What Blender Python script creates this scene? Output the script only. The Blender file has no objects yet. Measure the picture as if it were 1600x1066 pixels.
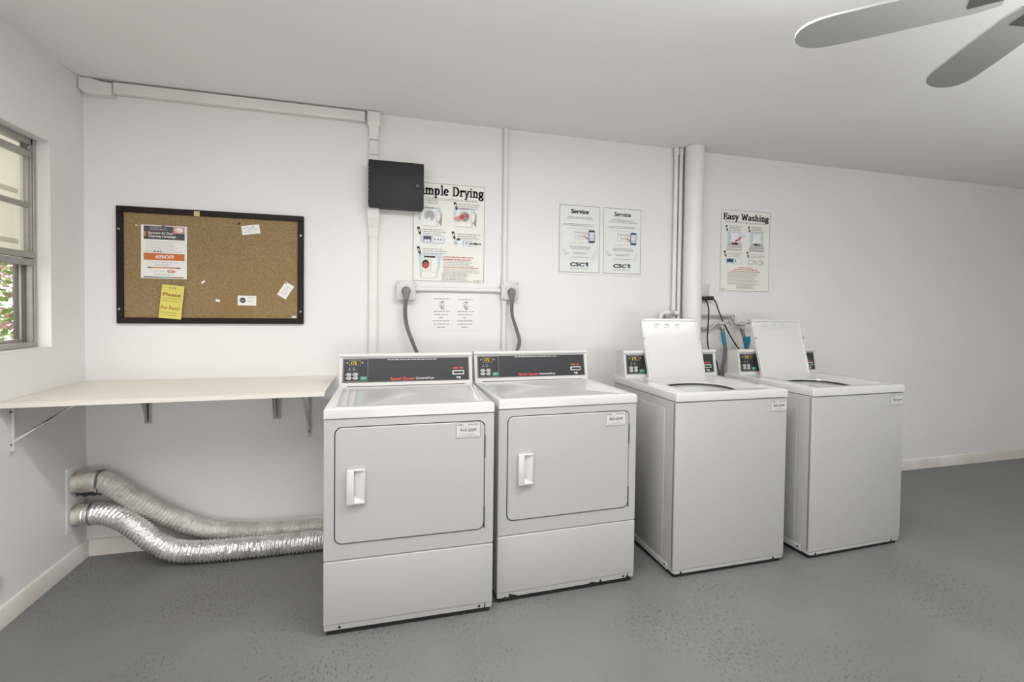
import bpy, bmesh, math, random
from mathutils import Vector, Matrix
PI = math.pi; R = math.radians
scene = bpy.context.scene
col = scene.collection
random.seed(7)

# ---------------------------------------------------------------- camera
cam = bpy.data.cameras.new('camera'); co = bpy.data.objects.new('camera', cam); col.objects.link(co)
YAW, PITCH, ROLL = R(16.35), R(-1.315), R(0.738)
fw = Vector((math.sin(YAW)*math.cos(PITCH), math.cos(YAW)*math.cos(PITCH), math.sin(PITCH)))
rt = Vector((math.cos(YAW), -math.sin(YAW), 0)); up = rt.cross(fw)
rt2 = math.cos(ROLL)*rt + math.sin(ROLL)*up; up2 = -math.sin(ROLL)*rt + math.cos(ROLL)*up
m = Matrix((rt2, up2, -fw)).transposed().to_4x4(); m.translation = (1.4795, -3.1124, 1.3139)
co.matrix_world = m
cam.sensor_fit = 'HORIZONTAL'; cam.sensor_width = 36; cam.lens = 781.16/1600*36
cam.shift_x = (800-830.37)/1600; cam.shift_y = (500.14-533)/1600
cam.clip_start = 0.02
scene.camera = co

# ---------------------------------------------------------------- world, lights, exposure
w = bpy.data.worlds.new('daylight'); scene.world = w; w.use_nodes = True
bg = w.node_tree.nodes['Background']; bg.inputs[0].default_value = (1.0, 0.975, 0.97, 1); bg.inputs[1].default_value = 2.4
def area(name, loc, aim, sx, sy, power, color):
    l = bpy.data.lights.new(name, 'AREA'); l.shape = 'RECTANGLE'; l.size = sx; l.size_y = sy
    l.energy = power; l.color = color
    o = bpy.data.objects.new(name, l); col.objects.link(o); o.location = loc
    o.rotation_euler = (Vector(aim)-Vector(loc)).to_track_quat('-Z', 'Y').to_euler()
    return o
area('ceiling_lamp', (2.3, -1.78, 2.38), (2.3, -1.77, 0), 1.2, 0.14, 29, (1, 0.985, 0.97))
area('ceiling_lamp_right', (4.45, -2.3, 2.40), (4.45, -2.29, 0), 0.9, 0.14, 15, (1, 1, 0.98))
area('fill_light_left', (0.7, -2.5, 2.40), (0.7, -2.49, 0), 1.2, 1.6, 33, (1, 0.945, 0.92))  # added soft fill that lifts the left floor and wall, no fixture
area('ceiling_fill', (3.5, -2.6, 1.9), (3.5, -2.61, 3), 4.8, 0.8, 46, (1, 1, 0.98))  # added upward fill to brighten the ceiling, no fixture hangs here
area('ceiling_fill_right', (5.7, -1.9, 1.8), (5.7, -1.89, 3), 2.0, 0.7, 4, (1, 1, 0.99))  # added upward fill for the darker right end of the ceiling
area('front_fill', (2.4, -6.5, 0.25), (2.4, -3, 2.4), 4.0, 0.8, 42, (1, 0.985, 0.96))  # added fill from behind the camera, tilted up at the ceiling
scene.view_settings.view_transform = 'Standard'; scene.view_settings.look = 'None'
scene.view_settings.gamma = 1; scene.view_settings.use_curve_mapping = False
scene.view_settings.exposure = 0.0

# ---------------------------------------------------------------- materials
MATS = {}
def mat(name, c, rough=0.5, metal=0.0, noise=0.0, scale=8.0, bump=0.0, bscale=60.0, spec=0.5, c2=None, detail=4):
    if name in MATS: return MATS[name]
    m = bpy.data.materials.new(name); m.use_nodes = True; nt = m.node_tree
    b = nt.nodes['Principled BSDF']; b.inputs['Base Color'].default_value = (*c, 1)
    b.inputs['Roughness'].default_value = rough; b.inputs['Metallic'].default_value = metal
    b.inputs['Specular IOR Level'].default_value = spec
    tc = nt.nodes.new('ShaderNodeTexCoord')
    if noise > 0 or c2:
        n = nt.nodes.new('ShaderNodeTexNoise'); n.inputs['Scale'].default_value = scale; n.inputs['Detail'].default_value = detail
        nt.links.new(tc.outputs['Object'], n.inputs['Vector'])
        r = nt.nodes.new('ShaderNodeValToRGB'); r.color_ramp.elements[0].position = 0.35; r.color_ramp.elements[1].position = 0.65
        a = c2 if c2 else tuple(x*(1-noise) for x in c)
        r.color_ramp.elements[0].color = (*a, 1); r.color_ramp.elements[1].color = (*c, 1)
        nt.links.new(n.outputs['Fac'], r.inputs['Fac']); nt.links.new(r.outputs['Color'], b.inputs['Base Color'])
    if bump > 0:
        n2 = nt.nodes.new('ShaderNodeTexNoise'); n2.inputs['Scale'].default_value = bscale; n2.inputs['Detail'].default_value = 5
        nt.links.new(tc.outputs['Object'], n2.inputs['Vector'])
        bp = nt.nodes.new('ShaderNodeBump'); bp.inputs['Strength'].default_value = bump; bp.inputs['Distance'].default_value = 0.01
        nt.links.new(n2.outputs['Fac'], bp.inputs['Height']); nt.links.new(bp.outputs['Normal'], b.inputs['Normal'])
    MATS[name] = m
    return m
def node(nt, t, **k):
    n = nt.nodes.new(t)
    for a, v in k.items(): n.inputs[a.replace('_', ' ')].default_value = v
    return n

WALL = mat('white_wall_paint', (.80, .79, .78), .55, noise=.03, scale=1.6, bump=.12, bscale=14)
CEIL = mat('white_ceiling_paint', (.84, .84, .835), .8, noise=.02, scale=1.2, bump=.08, bscale=5)
TRIM = mat('white_trim_paint', (.78, .765, .735), .4, noise=.07, scale=5)
BASE = mat('scuffed_baseboard_paint', (.78, .765, .73), .4, c2=(.66, .62, .55), scale=3)
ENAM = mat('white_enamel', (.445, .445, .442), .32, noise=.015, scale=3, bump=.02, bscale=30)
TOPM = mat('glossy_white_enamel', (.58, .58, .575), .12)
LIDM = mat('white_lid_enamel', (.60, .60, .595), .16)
STIK = mat('white_sticker', (.58, .58, .57), .5)
PLAS = mat('white_plastic', (.62, .615, .60), .35)
CONS = mat('ivory_plastic', (.60, .595, .57), .35)
GASK = mat('dark_gap_rubber', (.05, .05, .05), .7)
BLACK = mat('black_plastic', (.012, .012, .013), .45)
PANEL = mat('charcoal_console_panel', (.028, .030, .034), .35)
PANEL2 = mat('charcoal_keypad', (.018, .019, .022), .4)
PANEDGE = mat('grey_panel_edge', (.15, .15, .15), .4)
DARKM = mat('dark_tub', (.03, .03, .032), .4)
STEEL = mat('steel_basket', (.35, .35, .36), .35, metal=.8)
GALV = mat('galvanized_steel', (.62, .62, .60), .35, metal=.5, noise=.15, scale=30)
SCREW = mat('dark_screw', (.06, .055, .05), .4, metal=.6)
ZINC = mat('grey_metal_screw', (.35, .34, .32), .35, metal=.9)
CORDG = mat('grey_rubber_cord', (.13, .132, .135), .5)
PLUGG = mat('grey_plug', (.19, .192, .195), .5)
BOXM = mat('charcoal_enclosure', (.024, .025, .028), .5, spec=.3, bump=.1, bscale=250)
PAPER = mat('white_paper', (.80, .80, .78), .6)
CREAM = mat('cream_poster_paper', (.80, .795, .735), .45)
PALE = mat('pale_sign_laminate', (.76, .785, .765), .4)
WHITE = mat('white_ink', (.85, .85, .84), .6)
INK = mat('black_ink', (.015, .016, .018), .6)
INKG = mat('grey_ink', (.30, .30, .30), .6)
INKL = mat('light_grey_ink', (.52, .52, .51), .6)
INKM = mat('faint_grey_ink', (.42, .42, .41), .6)
RED = mat('red_ink', (.50, .07, .045), .6)
SKIN = mat('coral_ink', (.62, .30, .25), .6)
BLUE = mat('pale_blue_ink', (.52, .64, .71), .6)
NAVY = mat('navy_ink', (.03, .06, .11), .6)
TEAL = mat('teal_ink', (.03, .25, .33), .6)
ORANGE = mat('orange_ink', (.55, .155, .045), .6)
CHAR = mat('charcoal_ink', (.075, .065, .072), .6)
YELLOW = mat('yellow_paper', (.68, .60, .13), .6)
MAROON = mat('maroon_ink', (.28, .035, .02), .6)
OLIVE = mat('olive_ink', (.33, .29, .06), .6)
TAPE = mat('pale_yellow_tape', (.55, .49, .22), .5)
FRAME = mat('dark_brown_frame', (.016, .008, .007), .5, noise=.3, scale=12, spec=.25)
SHELF = mat('cream_shelf_laminate', (.74, .70, .64), .35, noise=.02, scale=4)
BRACK = mat('painted_bracket', (.62, .63, .60), .4, noise=.15, scale=20)
ALU = mat('window_aluminium', (.42, .40, .37), .4, metal=.35, noise=.12, scale=20)
ALUD = mat('dark_window_channel', (.16, .145, .135), .5, metal=.2)
FANM = mat('grey_fan_blade', (.28, .28, .27), .5)
FANH = mat('dark_fan_housing', (.10, .10, .095), .4, metal=.4)
GREEN = mat('green_button', (.03, .28, .20), .4)
BUTTON = mat('grey_button', (.52, .52, .50), .4)
AMBER = mat('amber_window', (.06, .045, .008), .25)
REDB = mat('red_badge', (.62, .075, .05), .4)
BLUEW = mat('blue_tape_wrap', (.025, .23, .40), .3)
HOSE = mat('grey_rubber_hose', (.20, .20, .20), .5)
DUST = mat('dirty_white_pipe', (.66, .63, .57), .5, c2=(.17, .14, .11), scale=13, detail=8)
BLACKC = mat('black_cord', (.008, .008, .009), .4)
PIPEW = mat('white_painted_pipe', (.79, .775, .75), .4, noise=.04, scale=6)
VALVE = mat('painted_brass_valve', (.60, .57, .52), .4, metal=.3, noise=.35, scale=60)

def emis(name, c, s):
    m = bpy.data.materials.new(name); m.use_nodes = True; b = m.node_tree.nodes['Principled BSDF']
    b.inputs['Base Color'].default_value = (*c, 1); b.inputs['Emission Color'].default_value = (*c, 1); b.inputs['Emission Strength'].default_value = s
    return m
DIGIT = emis('amber_display_digits', (.80, .60, .06), 0.25)

# floor: worn grey painted concrete
FLOOR = bpy.data.materials.new('grey_painted_concrete'); FLOOR.use_nodes = True
nt = FLOOR.node_tree; b = nt.nodes['Principled BSDF']; tc = nt.nodes.new('ShaderNodeTexCoord')
n1 = node(nt, 'ShaderNodeTexNoise', Scale=1.3, Detail=6.0); nt.links.new(tc.outputs['Object'], n1.inputs['Vector'])
r1 = nt.nodes.new('ShaderNodeValToRGB'); e = r1.color_ramp.elements
e[0].position = .3; e[0].color = (.150, .153, .152, 1); e[1].position = .72; e[1].color = (.197, .204, .202, 1)
nt.links.new(n1.outputs['Fac'], r1.inputs['Fac'])
mp = nt.nodes.new('ShaderNodeMapping'); mp.inputs['Rotation'].default_value = (0, 0, R(-12)); mp.inputs['Scale'].default_value = (120, 48, 1)
nt.links.new(tc.outputs['Object'], mp.inputs['Vector'])
n2 = node(nt, 'ShaderNodeTexNoise', Scale=1.0, Detail=3.0); nt.links.new(mp.outputs['Vector'], n2.inputs['Vector'])
n3 = node(nt, 'ShaderNodeTexNoise', Scale=1.9, Detail=3.0); nt.links.new(tc.outputs['Object'], n3.inputs['Vector'])
r2 = nt.nodes.new('ShaderNodeValToRGB'); e = r2.color_ramp.elements; e[0].position = .56; e[0].color = (0, 0, 0, 1); e[1].position = .66; e[1].color = (1, 1, 1, 1)
r3 = nt.nodes.new('ShaderNodeValToRGB'); e = r3.color_ramp.elements; e[0].position = .42; e[0].color = (0, 0, 0, 1); e[1].position = .60; e[1].color = (1, 1, 1, 1)
nt.links.new(n2.outputs['Fac'], r2.inputs['Fac']); nt.links.new(n3.outputs['Fac'], r3.inputs['Fac'])
mu = nt.nodes.new('ShaderNodeMath'); mu.operation = 'MULTIPLY'; nt.links.new(r2.outputs['Color'], mu.inputs[0]); nt.links.new(r3.outputs['Color'], mu.inputs[1])
mu2 = nt.nodes.new('ShaderNodeMath'); mu2.operation = 'MULTIPLY'; mu2.inputs[1].default_value = .75; nt.links.new(mu.outputs[0], mu2.inputs[0])
mx = nt.nodes.new('ShaderNodeMix'); mx.data_type = 'RGBA'; nt.links.new(mu2.outputs[0], mx.inputs['Factor'])
nt.links.new(r1.outputs['Color'], mx.inputs[6]); mx.inputs[7].default_value = (.055, .05, .047, 1)
nt.links.new(mx.outputs[2], b.inputs['Base Color'])
rr = nt.nodes.new('ShaderNodeMapRange'); rr.inputs[3].default_value = .34; rr.inputs[4].default_value = .55
nt.links.new(n1.outputs['Fac'], rr.inputs[0]); nt.links.new(rr.outputs[0], b.inputs['Roughness'])
bp = node(nt, 'ShaderNodeBump', Strength=.25, Distance=.004); nt.links.new(n2.outputs['Fac'], bp.inputs['Height']); nt.links.new(bp.outputs['Normal'], b.inputs['Normal'])

# cork
CORK = bpy.data.materials.new('cork_sheet'); CORK.use_nodes = True
nt = CORK.node_tree; b = nt.nodes['Principled BSDF']; b.inputs['Roughness'].default_value = .85; tc = nt.nodes.new('ShaderNodeTexCoord')
n1 = node(nt, 'ShaderNodeTexNoise', Scale=210.0, Detail=3.0); nt.links.new(tc.outputs['Object'], n1.inputs['Vector'])
r1 = nt.nodes.new('ShaderNodeValToRGB'); e = r1.color_ramp.elements
e[0].position = .30; e[0].color = (.19, .125, .055, 1); e[1].position = .66; e[1].color = (.33, .235, .12, 1)
nt.links.new(n1.outputs['Fac'], r1.inputs['Fac'])
n2 = node(nt, 'ShaderNodeTexNoise', Scale=3.0, Detail=2.0); nt.links.new(tc.outputs['Object'], n2.inputs['Vector'])
r2 = nt.nodes.new('ShaderNodeValToRGB'); e = r2.color_ramp.elements; e[0].position = .55; e[0].color = (0, 0, 0, 1); e[1].position = .75; e[1].color = (.5, .5, .5, 1)
nt.links.new(n2.outputs['Fac'], r2.inputs['Fac'])
mx = nt.nodes.new('ShaderNodeMix'); mx.data_type = 'RGBA'; nt.links.new(r2.outputs['Color'], mx.inputs['Factor']); nt.links.new(r1.outputs['Color'], mx.inputs[6]); mx.inputs[7].default_value = (.25, .14, .05, 1)
nt.links.new(mx.outputs[2], b.inputs['Base Color'])

# foil hose
def foil(name, c, rough, metal, bs):
    m = bpy.data.materials.new(name); m.use_nodes = True; nt = m.node_tree; b = nt.nodes['Principled BSDF']
    b.inputs['Metallic'].default_value = metal; b.inputs['Roughness'].default_value = rough; b.inputs['Base Color'].default_value = (*c, 1)
    tc = nt.nodes.new('ShaderNodeTexCoord')
    v = node(nt, 'ShaderNodeTexVoronoi', Scale=70.0); nt.links.new(tc.outputs['Object'], v.inputs['Vector'])
    n = node(nt, 'ShaderNodeTexNoise', Scale=45.0, Detail=4.0); nt.links.new(tc.outputs['Object'], n.inputs['Vector'])
    ad = nt.nodes.new('ShaderNodeMath'); nt.links.new(v.outputs['Distance'], ad.inputs[0]); nt.links.new(n.outputs['Fac'], ad.inputs[1])
    bp = node(nt, 'ShaderNodeBump', Strength=bs, Distance=.008); nt.links.new(ad.outputs[0], bp.inputs['Height']); nt.links.new(bp.outputs['Normal'], b.inputs['Normal'])
    n2 = node(nt, 'ShaderNodeTexNoise', Scale=14.0, Detail=4.0); nt.links.new(tc.outputs['Object'], n2.inputs['Vector'])
    r = nt.nodes.new('ShaderNodeValToRGB'); e = r.color_ramp.elements; e[0].position = .3; e[0].color = tuple(x*.72 for x in c)+(1,); e[1].position = .6; e[1].color = (*c, 1)
    nt.links.new(n2.outputs['Fac'], r.inputs['Fac']); nt.links.new(r.outputs['Color'], b.inputs['Base Color'])
    return m
FOIL = foil('crinkled_aluminium_foil', (.93, .92, .90), .34, .85, .32)
FOILD = foil('dusty_aluminium_foil', (.66, .63, .59), .5, .4, .32)

# obscure translucent blind and clear glass
def translucent(name, c):
    m = bpy.data.materials.new(name); m.use_nodes = True; nt = m.node_tree; nt.nodes.remove(nt.nodes['Principled BSDF'])
    d = node(nt, 'ShaderNodeBsdfDiffuse', Color=(*c, 1)); t = node(nt, 'ShaderNodeBsdfTranslucent', Color=(*c, 1)); s = nt.nodes.new('ShaderNodeMixShader'); s.inputs[0].default_value = .6
    nt.links.new(d.outputs[0], s.inputs[1]); nt.links.new(t.outputs[0], s.inputs[2]); nt.links.new(s.outputs[0], nt.nodes['Material Output'].inputs[0])
    return m
BLIND = translucent('cream_translucent_blind', (.95, .92, .86))
GLASS = bpy.data.materials.new('window_glass'); GLASS.use_nodes = True; nt = GLASS.node_tree; nt.nodes.remove(nt.nodes['Principled BSDF'])
t = node(nt, 'ShaderNodeBsdfTransparent', Color=(.96, .97, .96, 1)); g = node(nt, 'ShaderNodeBsdfGlossy', Roughness=.02); s = nt.nodes.new('ShaderNodeMixShader'); s.inputs[0].default_value = .05
nt.links.new(t.outputs[0], s.inputs[1]); nt.links.new(g.outputs[0], s.inputs[2]); nt.links.new(s.outputs[0], nt.nodes['Material Output'].inputs[0])
LEAFG = translucent('green_leaf', (.16, .30, .06)); LEAFR = translucent('pink_red_leaf', (.50, .27, .28)); LEAFY = translucent('lime_leaf', (.55, .62, .30))
BARK = mat('reddish_bark', (.42, .24, .18), .8, noise=.4, scale=25)
GRASS = mat('lawn', (.12, .16, .05), .9, noise=.4, scale=9)

# ---------------------------------------------------------------- mesh builder
class MB:
    def __init__(s): s.v = []; s.f = []; s.m = []; s.mats = []
    def mi(s, m):
        if m not in s.mats: s.mats.append(m)
        return s.mats.index(m)
    def add(s, vs, fs, m):
        k = len(s.v); i = s.mi(m); s.v += [tuple(x) for x in vs]
        for f in fs: s.f.append([k+j for j in f]); s.m.append(i)
    def box(s, a, b, m, r=0.0, seg=2):
        a, b = [min(x, y) for x, y in zip(a, b)], [max(x, y) for x, y in zip(a, b)]
        if r <= 0:
            vs = [(x, y, z) for z in (a[2], b[2]) for y in (a[1], b[1]) for x in (a[0], b[0])]
            s.add(vs, [(0, 2, 3, 1), (4, 5, 7, 6), (0, 1, 5, 4), (2, 6, 7, 3), (0, 4, 6, 2), (1, 3, 7, 5)], m); return
        bm = bmesh.new(); bmesh.ops.create_cube(bm, size=1)
        for v in bm.verts: v.co = [(a[i]+b[i])/2+v.co[i]*(b[i]-a[i]) for i in range(3)]
        bmesh.ops.bevel(bm, geom=list(bm.edges)+list(bm.verts), offset=r, segments=seg, profile=.5, affect='EDGES')
        s.bm(bm, m)
    def bm(s, bm, m):
        bm.verts.index_update()
        s.add([v.co[:] for v in bm.verts], [[v.index for v in f.verts] for f in bm.faces], m); bm.free()
    def prism(s, pts, d, m):            # closed 3-D polygon extruded by vector d
        n = len(pts); d = Vector(d); p = [Vector(x) for x in pts]; q = [x+d for x in p]
        s.add(p+q, [list(range(n))[::-1], list(range(n, 2*n))]+[[i, (i+1) % n, n+(i+1) % n, n+i] for i in range(n)], m)
    def loft(s, rings, m, close=True, cap0=False, cap1=False):
        n = len(rings[0]); vs = [p for r in rings for p in r]; fs = []
        for k in range(len(rings)-1):
            for i in range(n if close else n-1):
                j = (i+1) % n; fs.append([k*n+i, k*n+j, (k+1)*n+j, (k+1)*n+i])
        if cap0: fs.append(list(range(n))[::-1])
        if cap1: fs.append([(len(rings)-1)*n+i for i in range(n)])
        s.add(vs, fs, m)
    def tube(s, path, r, m, n=12, rfun=None, cap=True, flat=1.0):
        p = [Vector(x) for x in path]; rings = []; prev = None; L = 0
        for i, c in enumerate(p):
            t = (p[min(i+1, len(p)-1)]-p[max(i-1, 0)]).normalized()
            if prev is None:
                a = Vector((0, 0, 1)) if abs(t.z) < .9 else Vector((1, 0, 0)); nrm = (a-t*a.dot(t)).normalized()
            else: nrm = (prev-t*prev.dot(t)).normalized()
            prev = nrm; bi = t.cross(nrm); L += (c-p[i-1]).length if i else 0
            rad = rfun(L, i) if rfun else r
            rings.append([c+nrm*math.cos(2*PI*k/n)*rad*flat+bi*math.sin(2*PI*k/n)*rad for k in range(n)])
        s.loft(rings, m, True, cap, cap)
    def cyl(s, a, b, r, m, n=20, r2=None, bev=0.0):
        a, b = Vector(a), Vector(b); r2 = r if r2 is None else r2; t = (b-a).normalized()
        x = Vector((0, 0, 1)) if abs(t.z) < .9 else Vector((1, 0, 0)); u = (x-t*x.dot(t)).normalized(); v = t.cross(u)
        st = [(a, r), (b, r2)] if not bev else [(a, r-bev), (a+t*bev, r), (b-t*bev, r2), (b, r2-bev)]
        s.loft([[c+(u*math.cos(2*PI*k/n)+v*math.sin(2*PI*k/n))*q for k in range(n)] for c, q in st], m, True, True, True)
    def build(s, name, parent=None, loc=(0, 0, 0), rot=0, smooth=35, bevel=0):
        me = bpy.data.meshes.new(name); me.from_pydata(s.v, [], s.f)
        for x in s.mats: me.materials.append(x)
        me.polygons.foreach_set('material_index', s.m)
        me.polygons.foreach_set('use_smooth', [True]*len(s.f)); me.update()
        me.set_sharp_from_angle(angle=R(smooth))
        o = bpy.data.objects.new(name, me); col.objects.link(o); o.location = loc; o.rotation_euler = (0, 0, rot)
        if parent: o.parent = parent
        if bevel:
            b = o.modifiers.new('bevel', 'BEVEL'); b.width = bevel; b.segments = 2; b.limit_method = 'ANGLE'
        return o
def thing(name, label, cat, loc=(0, 0, 0), rot=0, group=None):
    o = bpy.data.objects.new(name, None); col.objects.link(o); o.location = loc; o.rotation_euler = (0, 0, rot); o.empty_display_size = .1
    return tag(o, label, cat, group)
def tag(o, label, cat, group=None):
    o['label'] = label; o['category'] = cat
    if group: o['group'] = group
    return o
def struct(o): o['kind'] = 'structure'; return o
def spline(pts, n=10):
    p = [Vector(x) for x in pts]; p = [2*p[0]-p[1]]+p+[2*p[-1]-p[-2]]; out = []
    for i in range(1, len(p)-2):
        for k in range(n):
            t = k/n; a, b_, c, d = p[i-1], p[i], p[i+1], p[i+2]
            out.append(.5*((2*b_)+(c-a)*t+(2*a-5*b_+4*c-d)*t*t+(3*b_-a-3*c+d)*t**3))
    return out+[p[-2]]
def rrect(x0, y0, x1, y1, r, n=5):
    out = []
    for cx, cy, a in ((x1-r, y1-r, 0), (x0+r, y1-r, 90), (x0+r, y0+r, 180), (x1-r, y0+r, 270)):
        for k in range(n+1):
            t = R(a+90*k/n); out.append((cx+r*math.cos(t), cy+r*math.sin(t)))
    return out

# ---------------------------------------------------------------- printing on flat sheets
_TXT = {}
def text_polys(s, shear=0.0, bold=0.0):
    k = (s, shear, bold)
    if k in _TXT: return _TXT[k]
    cu = bpy.data.curves.new('t', 'FONT'); cu.body = s; cu.size = 1; cu.shear = shear; cu.offset = bold; cu.resolution_u = 3
    ob = bpy.data.objects.new('t', cu); col.objects.link(ob)
    dg = bpy.context.evaluated_depsgraph_get(); me = bpy.data.meshes.new_from_object(ob.evaluated_get(dg))
    vs = [v.co[:2] for v in me.vertices]; fs = [list(p.vertices) for p in me.polygons]
    bpy.data.objects.remove(ob); bpy.data.curves.remove(cu); bpy.data.meshes.remove(me)
    _TXT[k] = (vs, fs); return _TXT[k]
def arc(cx, cy, rx, ry, a0, a1, n=12): return [(cx+rx*math.cos(R(a0+(a1-a0)*k/n)), cy+ry*math.sin(R(a0+(a1-a0)*k/n))) for k in range(n+1)]
def sf(x, y, w=.11): return [(x-w, y), (x+w, y)]
GLY = {   # slab-serif letters drawn with a broad pen: advance, strokes
 'S': (.56, [arc(.28, .52, .17, .16, 20, 270), arc(.28, .19, .18, .17, 90, -165), [(.44, .68), (.44, .55)], [(.11, .02), (.11, .16)]]),
 'i': (.30, [[(.15, .02), (.15, .46)], sf(.15, .02), [(.05, .46), (.15, .46)], [(.15, .62), (.15, .66)]]),
 'm': (.86, [[(.14, .02), (.14, .46)], sf(.14, .02), [(.04, .46), (.14, .46)], arc(.28, .31, .14, .15, 180, 0), [(.42, .31), (.42, .02)], sf(.42, .02), arc(.56, .31, .14, .15, 180, 0), [(.70, .31), (.70, .02)], sf(.70, .02)]),
 'n': (.58, [[(.14, .02), (.14, .46)], sf(.14, .02), [(.04, .46), (.14, .46)], arc(.28, .31, .14, .15, 180, 0), [(.42, .31), (.42, .02)], sf(.42, .02)]),
 'h': (.58, [[(.14, .02), (.14, .72)], sf(.14, .02), [(.04, .72), (.14, .72)], arc(.28, .31, .14, .15, 180, 0), [(.42, .31), (.42, .02)], sf(.42, .02)]),
 'p': (.58, [[(.14, -.22), (.14, .46)], sf(.14, -.22), [(.04, .46), (.14, .46)], arc(.28, .24, .17, .22, 180, -180, 20)]),
 'l': (.30, [[(.15, .02), (.15, .72)], sf(.15, .02), [(.05, .72), (.15, .72)]]),
 'e': (.50, [[(.08, .26), (.40, .26)], arc(.25, .24, .17, .22, 10, 320, 20)]),
 'c': (.48, [arc(.25, .24, .17, .22, 40, 320, 20), [(.39, .40), (.39, .30)]]),
 'o': (.54, [arc(.27, .24, .18, .22, 0, 360, 20)]),
 'a': (.52, [arc(.22, .36, .15, .10, 160, 0, 8), [(.37, .36), (.37, .06), (.46, .02)], arc(.22, .14, .14, .12, 0, 360, 14)]),
 's': (.44, [arc(.22, .35, .12, .11, 20, 270), arc(.22, .13, .13, .11, 90, -165), [(.33, .45), (.33, .38)], [(.10, .03), (.10, .10)]]),
 'r': (.42, [[(.14, .02), (.14, .46)], sf(.14, .02), [(.04, .46), (.14, .46)], arc(.27, .32, .12, .14, 180, 40, 8), [(.36, .42), (.36, .36)]]),
 'y': (.54, [[(.10, .46), (.28, .04)], [(.45, .46), (.28, .04), (.20, -.18), (.10, -.20)], sf(.10, .46), sf(.45, .46, .08)]),
 'v': (.54, [[(.10, .46), (.27, .02)], [(.44, .46), (.27, .02)], sf(.10, .46), sf(.44, .46, .08)]),
 'g': (.54, [arc(.24, .29, .15, .17, 0, 360, 18), [(.38, .44), (.48, .44)], arc(.24, -.08, .18, .12, 0, 360, 18), [(.12, .12), (.14, .04), (.34, .03)]]),
 'D': (.70, [[(.15, .02), (.15, .68)], [(.05, .02), (.30, .02)], [(.05, .68), (.30, .68)], arc(.30, .35, .28, .33, 90, -90, 16)]),
 'E': (.62, [[(.15, .02), (.15, .68)], [(.05, .02), (.52, .02), (.52, .18)], [(.05, .68), (.50, .68), (.50, .54)], [(.15, .36), (.38, .36)], [(.38, .28), (.38, .44)]]),
 'W': (.96, [[(.12, .68), (.29, .03), (.48, .62), (.66, .03), (.84, .68)], sf(.12, .68), sf(.84, .68)]),
}
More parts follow.
